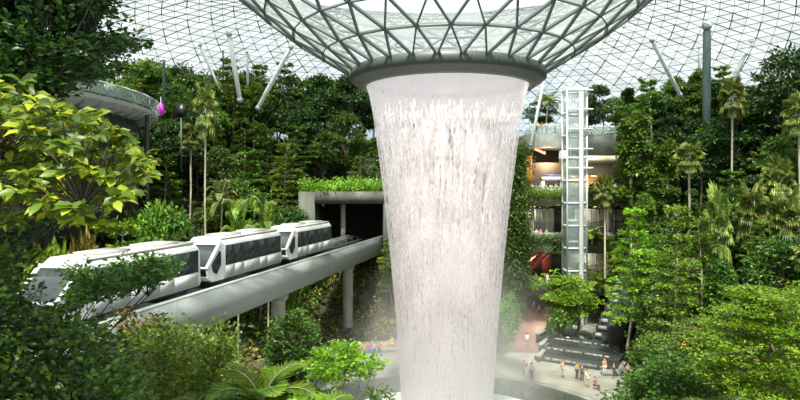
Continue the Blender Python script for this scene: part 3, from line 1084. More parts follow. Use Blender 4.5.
for x in (-.25, 1.3):
    mb = MB(); mb.bar((x, -.2, .5), (x, 11, 4.9), .3 if x < 0 else .06, .75 if x < 0 else .06)
    if x > 0:
        for k in range(8):
            mb.box((x - .03, k * 1.5, .2 + k * .56), (x + .03, k * 1.5 + .06, .55 + k * .6))
    mb.build('side_wall' if x < 0 else 'centre_handrail', M['concrete'] if x < 0 else M['rail'], st)
for x in (-.25,):
    mb = MB(); mb.bar((x, -.4, 1.5), (x, 11, 6.1), .07)
    for k in range(9):
        mb.box((x - .03, k * 1.3, .6 + k * .52), (x + .03, k * 1.3 + .06, 1.6 + k * .52))
    mb.build('handrail', M['rail'], st)
for k, (p, q) in enumerate([((538, 362), (549, 348)), ((540, 352), (552, 341)), ((537, 343), (551, 334))]):
    Y0 = 19 * 600 / (p[1] - 190); Y1 = 19 * 600 / (q[1] - 190)
    a = np.array(((p[0] - 400) * Y0 / 600, Y0, 0.0)); b = np.array(((q[0] - 400) * Y1 / 600, Y1, 0.0))
    e = empty('stone_bench', tuple(a), 0, ['lowest stone ledge bench at the left corner of the cascade', 'middle stone ledge bench left of the cascade', 'uppermost stone ledge bench left of the cascade'][k], 'bench')
    mb = MB(); mb.bar((0, 0, .55 + .25 * k), b - a + (0, 0, .55 + .25 * k), .5, .16); mb.build('seat_slab', M['stained'], e)
    mb = MB(); mb.bar((0, 0, .18 + .17 * k), b - a + (0, 0, .18 + .17 * k), .35, .35 + .35 * k); mb.build('base', M['basin'], e)

# ------------------------------------------------------------------ curved walkway and dark glass block at upper left
edge = [(-34, 41), (-30, 43.5), (-27.5, 46.5), (-26, 50), (-25.2, 54), (-25.0, 58), (-25.4, 62), (-26.6, 66), (-28.6, 69), (-32, 71), (-44, 72), (-44, 41)]
inner = [(-36, 43), (-31.5, 46), (-29, 48.5), (-27.8, 51.2), (-27.1, 54.5), (-26.9, 58), (-27.3, 61.5), (-28.3, 64.6), (-30, 67), (-33, 69), (-44, 70)]
wk = empty('curved_walkway', (0, 0, 0), 0, 'curved concrete walkway deck jutting out high on the left', 'walkway')
n = len(edge)
mb = MB(); mb.prism(edge, 26.75, 27.15); mb.build('deck', M['concrete'], wk)
mb = MB()
mid = [(x * .93 - 2.0, y * .98 + 1.1) for x, y in edge]
mid = [((e[0] + i[0]) / 2, (e[1] + i[1]) / 2) for e, i in zip(edge[:-1], inner)]
m1 = [(a[0], a[1], 26.75) for a in edge[:-1]] + [(a[0], a[1], 26.1) for a in inner]
k = len(inner)
mb.add(m1, [(i, i + 1, k + i + 1, k + i) for i in range(k - 1)])
mb.build('soffit', M['white'], wk)
for i in range(k - 1):
    for t in (0, .5):
        a = np.array(edge[i]) * (1 - t) + np.array(edge[i + 1]) * t; b = np.array(inner[i]) * (1 - t) + np.array(inner[i + 1]) * t
        MB().bar((a[0], a[1], 26.66), (b[0], b[1], 26.0), .12, .18).build('soffit_rib', M['rail'], wk)
railing('glass_railing', [(x + .15, y, 27.15) for x, y in edge[:9]], 1.15, 'glass railing along the curved walkway at upper left')
blk = empty('wall_dark_glass_block'); struct(blk)
mb = MB()
for i in range(k - 1):
    a, b = inner[i], inner[i + 1]
    mb.bar((a[0], a[1], 20.5), (b[0], b[1], 20.5), .2, 11.4, up=(0, 0, 1))
mb.build('curved_wall', M['dark'], blk)
mb = MB()
for z in (24.1, 21.9, 19.9):
    for i in range(1, k - 1):
        a, b = np.array(inner[i]), np.array(inner[i + 1])
        o_ = np.array((.35, -.1))
        mb.bar((*(a + o_), z), (*(b + o_), z), .06, 1.5)
mb.build('glass_band', mat('band_glass', (0.09, 0.115, 0.12), 0.12, spec=0.9), blk)
mb = MB(); mb.box((-45, 70, 14), (-32, 70.6, 26.4)); mb.build('back_wall', M['stone'], blk)
lp = empty('walkway_support_column', (-25.7, 61, 0), 0, 'grey upright column under the curved walkway', 'column')
MB().lathe([(.2, 9), (.2, 26.7)], 16).build('shaft', M['dark'], lp, smooth=True)
bn = empty('magenta_banner', (-26.55, 66.6, 27.15), 0, 'small bright magenta banner at the tip of the curved walkway', 'banner')
MB().lathe([(.02, .0), (.28, .25), (.36, .75), (.26, 1.3), (.05, 1.6)], 14).build('cloth', M['magenta'], bn, smooth=True)
MB().box((-.03, -.03, 0), (.03, .03, 2.2)).build('pole', M['steel'], bn)
ds = empty('dark_information_board', (-25.0, 68.6, 26.2), 0, 'small dark board standing among trees right of the walkway tip', 'information board')
MB().box((-.6, -.1, 1.1), (.5, .1, 2.6)).build('board', M['black'], ds)
MB().box((-.08, -.06, -5), (.04, .06, 1.1)).build('post', M['steeldark'], ds)

# ================================================================== plants
def flat_normals(n, jit=0.4):
    U = np.tile((0, 0, 1.0), (n, 1)) + rng.normal(size=(n, 3)) * jit
    return U


def clump_leaves(mb, cen, rad, n, L, W, tm='diamond', jit=0.55, top=0.25):
    """leaves on the outside of a lump, facing up and out, hanging a little"""
    d = unit(n)
    d[:, 2] = np.abs(d[:, 2]) * (1 - top) + d[:, 2] * top
    P = np.asarray(cen) + d * np.asarray(rad) * rng.uniform(.55, 1.05, (n, 1))
    U = d * 0.6 + (0, 0, .7) + rng.normal(size=(n, 3)) * jit
    D = d + rng.normal(size=(n, 3)) * .6 + (0, 0, -.25)
    mb.leaves(P, D, U, L * rng.uniform(.7, 1.25, n), W * rng.uniform(.8, 1.2, n), tm)


def limb(mb, a, b, r0, r1, sag=0.0, n=6, sides=6):
    a, b = np.array(a, float), np.array(b, float)
    t = np.linspace(0, 1, n)[:, None]
    j = rng.normal(size=3) * np.linalg.norm(b - a) * .05
    P = a + (b - a) * t + np.sin(t * PI) * (j + np.array((0, 0, sag)))
    mb.tube(P, np.linspace(r0, r1, n), sides)


def proto_broad(h, cr, n, L, clumps=26, squash=.75, base=.35, open_=1.0):
    tk, cw = MB(), MB()
    limb(tk, (0, 0, -.4), (rng.normal() * .2, rng.normal() * .2, h * .7), .16 * h / 8, .05, n=7)
    cz = h * (base + 1) / 2
    hz = h * (1 - base) / 2
    for i in range(clumps):
        d = unit(1)[0]
        c = np.array((d[0] * cr * .72, d[1] * cr * .72, cz + d[2] * hz * .8)) * 1.0
        c[:2] *= (1 - .45 * max(0, d[2]))
        limb(tk, (0, 0, h * rng.uniform(.3, .6)), c, .05, .015, n=4, sides=4)
        r = cr * rng.uniform(.26, .46)
        clump_leaves(cw, c, (r, r, r * squash), n // clumps, L, L * .5)
    return [('trunk', tk.mesh('trunk', M['bark']), None), ('crown', cw.mesh('crown', LM['broad']), 'leaf')]


def proto_tier(h, r, tiers, n, L, base=.25, spread=1.0):
    tk, cw = MB(), MB()
    lean = rng.normal(size=2) * .03 * h
    limb(tk, (0, 0, -.4), (lean[0], lean[1], h * .98), .11 * h / 8, .02, n=8)
    per = n // tiers
    for i in range(tiers):
        t = (i + rng.uniform(-.2, .2)) / (tiers - .5)
        t = min(max(t, 0), 1)
        z = h * (base + (1 - base) * t)
        rr = r * (1 - .68 * t ** 1.5) * rng.uniform(.8, 1.1)
        c0 = np.array((lean[0] * z / h, lean[1] * z / h, z))
        nb = 6
        a0 = rng.uniform(0, 6)
        for b in range(nb):
            a = a0 + b * 2 * PI / nb + rng.normal() * .2
            bl = rr * rng.uniform(.65, 1.1)
            e = c0 + np.array((math.cos(a) * bl, math.sin(a) * bl, rng.normal() * .12 + .02 * h))
            limb(tk, c0 - (0, 0, .25), e, .035, .01, n=4, sides=4)
            m = per // nb
            u = rng.uniform(.12, 1.05, m) ** .8
            side = np.array((-math.sin(a), math.cos(a), 0))
            P = c0 + (e - c0) * u[:, None] + side * (rng.normal(size=(m, 1)) * bl * .20 * (1.25 - u[:, None] * .6)) + rng.normal(size=(m, 3)) * (0, 0, .10)
            P[:, 2] -= .10 * bl * u ** 2
            D = (e - c0) / bl + side * rng.normal(size=(m, 1)) * .8 + rng.normal(size=(m, 3)) * .3
            cw.leaves(P, D, flat_normals(m, .35), L * rng.uniform(.7, 1.2, m), L * .5, 'diamond')
    return [('trunk', tk.mesh('trunk', M['pale_bark']), None), ('crown', cw.mesh('crown', LM['tier']), 'leaf')]


def proto_fanpalm(h, nf=26, R=.95, seg=17):
    tk, cw, pe = MB(), MB(), MB()
    tk.tube([(0, 0, -.4), (.03 * h, 0, h * .5), (.02 * h, 0, h)], [.15, .115, .12], 8)
    top = np.array((.02 * h, 0, h))
    for i in range(nf):
        a = i * 2.399 + rng.normal() * .1
        el = math.radians(62 - 105 * (i / nf) + rng.normal() * 6)
        d = np.array((math.cos(a) * math.cos(el), math.sin(a) * math.cos(el), math.sin(el)))
        pl = R * rng.uniform(.8, 1.1)
        c = top + d * pl - (0, 0, .12 * pl)
        pe.bar(top, c, .03, .03)
        s = np.cross(d, (0, 0, 1)); s /= np.linalg.norm(s) + 1e-6
        u = np.cross(s, d)
        ang = np.linspace(-2.2, 2.2, seg)
        D = np.cos(ang)[:, None] * d + np.sin(ang)[:, None] * s - (0, 0, .22)
        cw.leaves(np.tile(c, (seg, 1)), D, np.tile(u, (seg, 1)) + rng.normal(size=(seg, 3)) * .15, R * rng.uniform(.75, .95, seg), .28 * R, 'strap', droop=.25)
    return [('trunk', tk.mesh('trunk', M['pale_bark']), None), ('petioles', pe.mesh('petioles', M['pale_bark']), None), ('crown', cw.mesh('crown', LM['palm']), 'leaf')]


def frond(mb, rc, base, a, el, ln, nl=26, wl=.5, lw=.05, droop=1.0, tm='strap'):
    k = 12
    pts = [np.array(base, float)]
    e = el
    for i in range(k):
        d = np.array((math.cos(a) * math.cos(e), math.sin(a) * math.cos(e), math.sin(e)))
        pts.append(pts[-1] + d * ln / k)
        e -= droop * 1.9 / k * (.5 + i / k)
    pts = np.array(pts)
    rc.tube(pts, np.linspace(.028, .008, k + 1) * max(.6, ln / 3), 5)
    t = np.linspace(.12, 1, nl)
    P = np.stack([np.interp(t, np.linspace(0, 1, k + 1), pts[:, q]) for q in range(3)], 1)
    T = np.gradient(P, axis=0); T /= np.linalg.norm(T, axis=1)[:, None]
    s = np.array((-math.sin(a), math.cos(a), 0))
    Un = np.cross(T, s) * -1
    ll = wl * np.sin(np.clip(t * .92 + .1, 0, 1) * PI) ** .6 + .05
    for sg in (-1, 1):
        D = T * .55 + s * sg - (0, 0, .28) + rng.normal(size=(nl, 3)) * .05
        mb.leaves(P, D, np.cross(D, T) * sg + rng.normal(size=(nl, 3)) * .05, ll, lw, tm, droop=.2)


def proto_feather(h, nf=14, ln=2.6, nl=26, lw=.09):
    tk, cw, rc = MB(), MB(), MB()
    tk.tube([(0, 0, -.4), (0.04 * h, 0, h * .5), (0, 0, h)], [.14, .1, .11], 8)
    for i in range(nf):
        frond(cw, rc, (0, 0, h), i * 2.399, math.radians(75 - 70 * i / nf), ln * rng.uniform(.8, 1.1), nl, ln * .24, lw)
    return [('trunk', tk.mesh('trunk', M['pale_bark']), None), ('frond_ribs', rc.mesh('ribs', M['pale_bark']), None), ('crown', cw.mesh('crown', LM['fern']), 'leaf')]


def proto_vine(h, r, n, L):
    tk, cw = MB(), MB()
    tk.tube([(0, 0, -.4), (.05, .05, h * .5), (0, 0, h * .97)], [.14, .12, .06], 8)
    for i in range(int(h * 3.2)):
        t = rng.uniform(.22, 1)
        a = rng.uniform(0, 6.28)
        rr = r * rng.uniform(.2, .75) * (1.15 - .6 * t)
        clump_leaves(cw, (math.cos(a) * rr, math.sin(a) * rr, t * h), (r * .42, r * .42, r * .5), n // int(h * 3.2), L, L * .6)
    return [('trunk', tk.mesh('trunk', M['pale_bark']), None), ('foliage', cw.mesh('foliage', LM['broad']), 'leaf')]


def proto_shrub(r, n, L, up=.8):
    cw, tk = MB(), MB()
    for i in range(9):
        a = rng.uniform(0, 6.28); q = r * rng.uniform(0, .65)
        c = (math.cos(a) * q, math.sin(a) * q, r * up * rng.uniform(.4, .9))
        limb(tk, (0, 0, -.3), c, .03, .01, n=4, sides=4)
        clump_leaves(cw, c, (r * .42, r * .42, r * .4), n // 9, L, L * .55)
    return [('stems', tk.mesh('stems', M['bark']), None), ('foliage', cw.mesh('foliage', LM['mid']), 'leaf')]


def proto_big_leaf(h, n, L):
    cw, tk = MB(), MB()
    for i in range(n):
        a = rng.uniform(0, 6.28); el = rng.uniform(.5, 1.4); ln = h * rng.uniform(.35, .75)
        d = np.array((math.cos(a) * math.cos(el), math.sin(a) * math.cos(el), math.sin(el)))
        e = d * ln
        tk.tube([(0, 0, -.2), e * .6 + (0, 0, .05), e], [.03, .02, .012], 4)
        dd = np.array((math.cos(a) * .9, math.sin(a) * .9, rng.uniform(-.1, .6)))
        cw.leaves([e], [dd], [(0, 0, 1)], L * rng.uniform(.7, 1.2), L * .36, 'oval', droop=.35)
    return [('stems', tk.mesh('stems', LM['mid']), None), ('foliage', cw.mesh('foliage', LM['fern']), 'leaf')]


PROTO = {
    'broad': [proto_broad(9, 2.9, 4200, .40), proto_broad(11, 3.2, 5200, .42, clumps=34, base=.25), proto_broad(8, 3.4, 4200, .38, clumps=24, squash=.5)],
    'tier': [proto_tier(9, 2.8, 9, 4200, .34), proto_tier(11, 2.7, 12, 5200, .34, base=.2), proto_tier(7.5, 2.9, 7, 3600, .32)],
    'fan': [proto_fanpalm(5.5), proto_fanpalm(8.5, 26, .95), proto_fanpalm(2.6, 30, .85)],
    'feather': [proto_feather(3.2, 15, 3.0), proto_feather(5.5, 13, 2.6), proto_feather(.5, 13, 2.6)],
    'vine': [proto_vine(10, 1.5, 5200, .34), proto_vine(8, 1.3, 3800, .32)],
    'shrub': [proto_shrub(1.6, 1500, .30), proto_shrub(1.2, 1000, .28), proto_shrub(2.0, 2000, .34)],
    'bigleaf': [proto_big_leaf(2.6, 26, 1.1), proto_big_leaf(2.0, 20, .9)],
}
PNAME = {'broad': 'broadleaf_tree', 'tier': 'tiered_tree', 'fan': 'fan_palm', 'feather': 'feather_palm', 'vine': 'vine_clad_tree', 'shrub': 'leafy_shrub', 'bigleaf': 'big_leaved_plant'}
PCAT = {'broad': 'tree', 'tier': 'tree', 'fan': 'palm', 'feather': 'palm', 'vine': 'tree', 'shrub': 'shrub', 'bigleaf': 'plant'}
plants = []


def plant(kind, k, loc, rz=None, sc=1.0, leaf=None, label=None, region=None, stretch=1.0):
    rz = rng.uniform(0, 6.28) if rz is None else rz
    e = empty(PNAME[kind], tuple(loc), rz, label, PCAT[kind])
    e.scale = (sc, sc, sc * stretch)
    for nm, me, lf in PROTO[kind][k]:
        o = bpy.data.objects.new(nm, me); COL.objects.link(o); o.parent = e
        if lf and leaf:
            o.material_slots[0].link = 'OBJECT'
            o.material_slots[0].material = LM[leaf]
    plants.append(dict(o=e, kind=kind, leaf=leaf, label=label, region=region, px=to_px(loc), Y=loc[1], loc=loc, sc=sc, k=k))
    return e


HT = {'broad': [9, 11, 8], 'tier': [9, 11, 7.5], 'fan': [6.2, 9.2, 3.4], 'feather': [5, 7, 2.4], 'vine': [10.3, 8.2], 'shrub': [2.2, 1.7, 2.8], 'bigleaf': [2.4, 1.9]}


def hero(kind, k, px, ytop, Y, label, leaf=None, ybase=None, z0=None, stretch=None, sc=None):
    """stand a plant whose top and foot are at these heights"""
    x = xx(px, Y)
    zt = zz(ytop, Y)
    zb = z0 if z0 is not None else (zz(ybase, Y) if ybase is not None else H(x, Y))
    h = zt - zb
    rf = np.interp(math.hypot(x - FC[0], Y - FC[1]), PR, PZ) - 1.2
    h = min(h, rf - zb)
    s = h / HT[kind][k] if sc is None else sc
    st_ = 1.0 if sc is None else h / (HT[kind][k] * sc)
    return plant(kind, k, (x, Y, zb), None, s, leaf, label, stretch=st_)


# ---- single plants one can point at
hero('fan', 1, 207, 92, 66, 'tall slim fan palm rising from the left forest, highest palm there', 'palm', sc=.85)
hero('fan', 1, 189, 128, 72, 'slim fan palm just right of the curved walkway block', 'palm', sc=.9)
hero('fan', 1, 687, 148, 70, 'fan palm with pale drooping crown in the middle of the right slope', 'palm', sc=1.1)
hero('fan', 1, 734, 84, 74, 'very tall fan palm beside the right roof columns', 'palm', z0=13, sc=1.05)
hero('fan', 1, 797, 100, 66, 'tall fan palm cut by the right edge of the photo', 'palm', z0=9, sc=1.15)
hero('fan', 2, 752, 188, 62, 'low wide fan palm in a clump, left one, on the right slope', 'palm', sc=1.2)
hero('fan', 2, 718, 196, 60, 'small fan palm left of the palm clump on the right slope', 'palm', sc=1.0)
hero('fan', 2, 778, 163, 66, 'fan palm with broad crown above the right palm clump', 'palm', sc=1.25)
hero('fan', 2, 786, 196, 60, 'low wide fan palm in a clump, right one, on the right slope', 'palm', sc=1.2)
hero('fan', 0, 605, 182, 80, 'fan palm standing in front of the mall planters', 'palm', z0=8, sc=.95)
hero('fan', 2, 594, 184, 84.2, 'short fan palm in the fourth level planter', 'palm', z0=17.9, sc=.62)
hero('vine', 0, 632, 116, 80, 'bright leafy column of a tree right of the mall stone wall', 'mid', z0=11)
hero('tier', 1, 667, 205, 54, 'slim tiered tree with yellow tipped layers left on the right slope', 'tier', z0=1.5, sc=1.0)
hero('tier', 1, 627, 208, 66, 'tiered tree with yellow green top right of the cascade', 'yellow', z0=2, sc=1.1)
hero('tier', 0, 648, 80, 88, 'tall layered tree directly right of the top mall terrace', 'mid', z0=19, sc=1.35)
hero('tier', 0, 700, 218, 58, 'tiered tree in the middle of the lower right slope', 'tier', z0=4, sc=1.15)
hero('tier', 1, 730, 170, 66, 'dark tiered tree between palms on the right slope', 'mid', sc=1.1)
hero('broad', 1, 788, 46, 76, 'tallest dark broadleaf tree at the upper right edge', 'dark', z0=19)
hero('broad', 0, 760, 110, 78, 'dark broadleaf tree below the tallest one at upper right', 'dark', sc=1.1)
hero('broad', 1, 345, 112, 90, 'tree with slender pale trunks just left of the waterfall top', 'broad', z0=18.5)
hero('broad', 1, 322, 96, 95, 'dense dark tree behind the tunnel roof garden', 'dark', z0=20)
hero('shrub', 2, 557, 300, 73, 'leafy shrub under the large tree before the cascade', 'mid', z0=.05, sc=1.2)
hero('broad', 1, 571, 274, 76, 'large leafy tree in front of the stepped cascade', 'fern', z0=0.05, sc=1.1)
hero('tier', 2, 246, 152, 80, 'spreading layered tree in the middle of the left forest', 'mid')
hero('feather', 0, 238, 186, 62, 'feathery palm bright green just above the middle train car', 'fern', sc=.9)
hero('feather', 0, 268, 190, 66, 'feathery palm above the farthest train car', 'fern', sc=.8)
hero('feather', 1, 222, 178, 68, 'feathery palm with raised trunk above the middle train car', 'palm', sc=.9)
hero('bigleaf', 0, 290, 200, 70, 'big leaved bright plant above the farthest train car', 'fern', sc=1.6)
for i, (px, py, Y, kd, k, lf, lab) in enumerate([
        (40, 215, 46, 'shrub', 2, 'yellow', 'yellow green shrub behind the nearest train car, left end'),
        (92, 205, 50, 'shrub', 2, 'olive', 'olive yellow shrub behind the nearest train car'),
        (130, 222, 48, 'tier', 2, 'yellow', 'small tiered tree just behind the nearest train car'),
        (70, 232, 42, 'shrub', 2, 'yellow', 'bright low shrub above the nearest train car roof'),
        (165, 205, 54, 'broad', 0, 'mid', 'bushy tree behind the gap of the nearest and middle cars')]):
    hero(kd, k, px, py, Y, lab, lf, sc=1.1)

# trees on the top terrace of the mall
for i, (px, yt, kd, k, lf, Y, lab) in enumerate([
        (548, 92, 'feather', 1, 'palm', 96, 'feather palm on the top mall terrace left of the lift tower'),
        (540, 100, 'broad', 2, 'dark', 100, 'dark tree on the top terrace behind the visitors'),
        (600, 86, 'broad', 0, 'dark', 98, 'dark round tree on the top terrace right of the lift tower'),
        (617, 98, 'broad', 2, 'broad', 96, 'lower tree on the top terrace at the stone wall end'),
        (585, 100, 'broad', 2, 'dark', 104, 'small dark tree on the top terrace just behind the lift tower')]):
    hero(kd, k, px, yt, Y, lab, lf, z0=27.1)

# ---- the two forests: scattered ranks
def region_of(px, side):
    if side == 'L':
        return ('behind the nearest train car' if px < 110 else 'below the curved walkway' if px < 175 else 'above the middle train car' if px < 255 else
                'above the farthest train car' if px < 325 else 'above the tunnel mouth' if px < 386 else 'behind the falling water')
    return ('right of the mall terraces' if px < 655 else 'below the dark mast' if px < 715 else 'among the right palms' if px < 770 else 'at the right edge')


placed = [(p['loc'][0], p['loc'][1]) for p in plants]
WT = dict(L=(['broad'] * 9 + ['tier'] * 5 + ['vine'] * 3 + ['fan'] + ['feather']), R=(['broad'] * 6 + ['tier'] * 7 + ['vine'] * 4 + ['fan'] * 1 + ['feather']))
LF = dict(broad=['broad', 'dark', 'broad', 'mid', 'dark'], tier=['tier', 'mid', 'tier', 'broad'], vine=['broad', 'mid', 'dark'], fan=['palm'], feather=['fern', 'palm'], shrub=['mid', 'broad', 'yellow', 'fern', 'olive'], bigleaf=['fern', 'mid'])


def scatter(side, count, x0, x1, y0, y1, mind, kinds=None, smin=.8, smax=1.15, cond=None):
    done = 0
    for _ in range(count * 60):
        if done >= count:
            break
        x, y = rng.uniform(x0, x1), rng.uniform(y0, y1)
        px = to_px((x, y, 0))[0]
        if px < -25 or px > 825:
            continue
        r = math.hypot(x - C0[0], y - C0[1])
        if r < 25.5 or inpoly(x, y, FLAT):
            continue
        if cond and not cond(x, y, px):
            continue
        if any((x - a) ** 2 + (y - b) ** 2 < mind ** 2 for a, b in placed):
            continue
        z = H(x, y)
        kd = (kinds or WT[side])[rng.integers(len(kinds or WT[side]))]
        k = int(rng.integers(len(PROTO[kd])))
        lf = LF[kd][rng.integers(len(LF[kd]))]
        s = rng.uniform(smin, smax) * (1 + .3 * smooth(80, 96, y))
        rf = np.interp(math.hypot(x - FC[0], y - FC[1]), PR, PZ) - 1.5
        s = min(s, max(.3, (rf - z) / (HT[kd][k] * 1.05)))
        plant(kd, k, (x, y, z), None, s, lf, None, region_of(px, side))
        placed.append((x, y))
        done += 1
    return done


def condL(x, y, px):
    if x > BX(y) - 6.5 and y < 79.5: return False
    if -36 < x < -22 and 38 < y < 71: 
        return H(x, y) < 11 and x > -26 and y > 50
    if -14.5 < x < 3.5 and 77 < y < 95: return False
    return True


hero('broad', 1, 128, 52, 88, 'tall dark tree rising behind the curved walkway', 'broad', z0=24)
hero('broad', 0, 152, 62, 86, 'dark tree behind the tip of the curved walkway', 'mid', z0=24)
hero('broad', 1, 186, 64, 90, 'tall dark tree behind the dark information board', 'dark', z0=24)
print('L', scatter('L', 120, -55, -6, 44, 104, 2.9, cond=condL))
print('L2', scatter('L', 30, -55, -6, 80, 104, 2.3, kinds=['broad', 'broad', 'vine', 'tier'], cond=condL))
# roof garden over the tunnel
for i in range(7):
    x = -12.2 + i * 2.1
    plant(['shrub', 'bigleaf', 'shrub', 'tier', 'shrub', 'bigleaf', 'shrub'][i], [0, 0, 1, 2, 0, 1, 1][i], (x, 82.2 + (i % 2) * 1.2, 18.4), None, .9 if i != 3 else .7, ['mid', 'fern', 'yellow', 'mid', 'fern', 'mid', 'mid'][i], None, 'on the tunnel roof')
for x, y, k in ((-11, 88, 0), (-7, 90, 1), (-3.5, 88.5, 1), (-9, 92.5, 1), (0.5, 91, 0)):
    plant('vine' if k == 1 else 'broad', k, (x, y, 18.4), None, 1.0, 'broad', None, 'on the tunnel roof')


def condB(x, y, px):
    if y < 80 and x < 1: return False
    return not (-14.5 < x < 3.5 and 77 < y < 95)


print('B', scatter('L', 16, -10, 15, 74, 108, 3.8, cond=condB))


def condR(x, y, px):
    if 13 < x < 37 and y > 60 and px < 640: return False
    return True


print('R', scatter('R', 105, 17, 75, 34, 108, 3.1, cond=condR))
print('R2', scatter('R', 40, 17, 75, 78, 108, 2.4, kinds=['broad', 'broad', 'vine', 'tier'], cond=condR))
# under the guideway and along the plaza edge
def condU(x, y, px):
    return px > 185 and y > 55


print('U', scatter('L', 14, -26, 0, 50, 79, 2.6, kinds=['tier', 'shrub', 'shrub', 'broad', 'bigleaf'], smin=.5, smax=.75, cond=lambda x, y, px: px > 185 and px < 395 and y > 56 and x < BX(y) + 6 and H(x, y) < 7 and not (BX(y) - 7 < x < BX(y) + 2) ))
# plants in the mall planters
for px, py, Y, kd, k, s, lf, lab in [
        (548, 262, 84.2, 'bigleaf', 0, 1.2, 'yellow', 'yellow green plant in the second level planter, leftmost'),
        (560, 262, 84.2, 'shrub', 0, 1.0, 'mid', 'round shrub in the second level planter beside the column'),
        (580, 258, 84, 'broad', 2, .45, 'mid', 'small tree in the second level planter'),
        (600, 255, 83.6, 'feather', 2, 1.3, 'fern', 'arching palm in the second level planter, right end'),
        (592, 210, 84.2, 'feather', 2, 1.1, 'fern', 'arching pale palm in the third level planter'),
        (612, 238, 82, 'tier', 2, .8, 'tier', 'small layered tree before the third level planter')]:
    z = 5.3 if py > 252 else (11.8 if py > 205 and py < 230 else 6)
    plant(kd, k, (xx(px, Y), Y, z), None, s, lf, lab)

# ---- green walls, hedges and undergrowth: nobody could count these
def carpet(name, pts, n_per, rad, L, leaf, label, cat, tm='diamond', hang=0.0, W=.55):
    mb = MB()
    pts = np.asarray(pts, float)
    P = np.repeat(pts, n_per, axis=0) + rng.normal(size=(len(pts) * n_per, 3)) * np.asarray(rad)
    n = len(P)
    U = rng.normal(size=(n, 3)) * .55 + (0, -.25, .8)
    D = unit(n) + (0, -.3, .1 - hang)
    mb.leaves(P, D, U, L * rng.uniform(.6, 1.3, n), L * W, tm)
    o = mb.build(name, LM[leaf])
    return tag(o, label, cat, kind='stuff')


def seg_pts(a, b, step):
    a, b = np.array(a, float), np.array(b, float)
    n = max(2, int(np.linalg.norm(b - a) / step))
    return [a + (b - a) * i / (n - 1) for i in range(n)]


carpet('hedge', seg_pts((17, 84.4, 18.75), (34, 84.4, 18.75), .12), 26, (.12, .22, .3), .24, 'yellow', 'bright clipped hedge along the fourth level balcony', 'hedge')
carpet('hanging_plants', seg_pts((17, 84.7, 17.6), (34, 84.7, 17.6), .3), 16, (.2, .08, .55), .24, 'olive', 'thin trailing plants down the fourth level balcony front', 'hanging plants', hang=1.0)
carpet('hedge', seg_pts((15.6, 84.4, 12.3), (34, 84.4, 12.3), .12), 26, (.12, .22, .3), .24, 'mid', 'green hedge along the third level balcony', 'hedge')
carpet('hanging_plants', seg_pts((15.6, 84.7, 11.2), (34, 84.7, 11.2), .3), 16, (.2, .08, .5), .24, 'fern', 'thin trailing plants down the third level balcony front', 'hanging plants', hang=1.0)
carpet('hedge', seg_pts((17.5, 84.6, 5.6), (34, 84.6, 5.6), .14), 24, (.15, .25, .3), .26, 'yellow', 'yellow green hedge along the second level balcony', 'hedge')
carpet('hanging_plants', seg_pts((22, 87, 27.4), (34, 87.3, 27.4), .2), 14, (.12, .15, .25), .22, 'mid', 'planting strip above the dark stone wall', 'hedge')
pts = [(rng.uniform(-13.2, 2.4), rng.uniform(79.4, 81.8), 18.9 + rng.uniform(0, 1.2)) for _ in range(170)]
carpet('hedge', pts, 26, (.35, .3, .4), .34, 'fern', 'lush mixed planting on the roof edge of the tunnel', 'hedge', hang=.2)
# vertical garden left of the mall
pts = [(rng.uniform(13.6, 17.9), rng.uniform(83.6, 84.8), rng.uniform(4.8, 25.5)) for _ in range(620)]
MB().box((13.8, 85.0, 5.3), (17.8, 86.0, 25)).build('wall_vertical_garden', M['soil'])['kind'] = 'structure'
carpet('vertical_garden_foliage', pts, 26, (.5, .3, .5), .36, 'broad', 'tall green wall of climbing plants between waterfall and mall', 'green wall', hang=.5)
# planting on the retaining wall along the path
pts = []
for i in range(620):
    t = rng.uniform(0, 1); h = rng.uniform(0, 5.0)
    pts.append((11.65 + t * 10.3 - h * .12, 69.2 + 34.0 * t, h * .92 + .1))
carpet('wall_foliage', pts, 26, (.35, .4, .35), .36, 'mid', 'leafy climbers covering the wall left of the red path', 'green wall', hang=.4)
# behind the plaza, under the guideway
pts = []
for i in range(520):
    x = rng.uniform(-24, 15); y = rng.uniform(64, 82)
    if math.hypot(x - C0[0], y - C0[1]) > 25.3 and not inpoly(x, y, FLAT) and not (11 < x):
        pts.append((x, y, H(x, y) + .35))
carpet('undergrowth', pts, 40, (.7, .7, .35), .42, 'olive', 'mixed brownish undergrowth behind the plaza under the guideway', 'undergrowth')


def under(name, n, x0, x1, y0, y1, per, L, leaf, label, cond=None, rad=(.9, .9, .45)):
    pts = []
    while len(pts) < n:
        x, y = rng.uniform(x0, x1), rng.uniform(y0, y1)
        px = to_px((x, y, 0))[0]
        if px < -40 or px > 840 or math.hypot(x - C0[0], y - C0[1]) < 25.2 or inpoly(x, y, FLAT):
            continue
        if cond and not cond(x, y, px):
            continue
        pts.append((x, y, H(x, y) + .45))
    carpet(name, pts, per, rad, L, leaf, label, 'undergrowth')


under('undergrowth', 900, -60, -8, 40, 104, 34, .5, 'broad', 'dark undergrowth covering the left slope below the trees', lambda x, y, px: (x < BX(y) - 5.5 or y > 80) and not (-14.5 < x < 3.5 and 77 < y < 95))
under('undergrowth', 420, -55, -8, 50, 104, 30, .6, 'mid', 'lighter green undergrowth patches on the left slope', lambda x, y, px: (x < BX(y) - 5.5 or y > 80) and not (-14.5 < x < 3.5 and 77 < y < 95))
under('undergrowth', 1000, 18, 80, 30, 108, 34, .5, 'broad', 'dark undergrowth covering the right slope below the trees')
under('undergrowth', 420, 18, 80, 40, 108, 30, .6, 'mid', 'lighter green undergrowth patches on the right slope')
under('undergrowth', 260, -10, 15, 80, 106, 34, .55, 'broad', 'undergrowth behind the falling water', lambda x, y, px: not (-14.5 < x < 3.5 and 77 < y < 95))

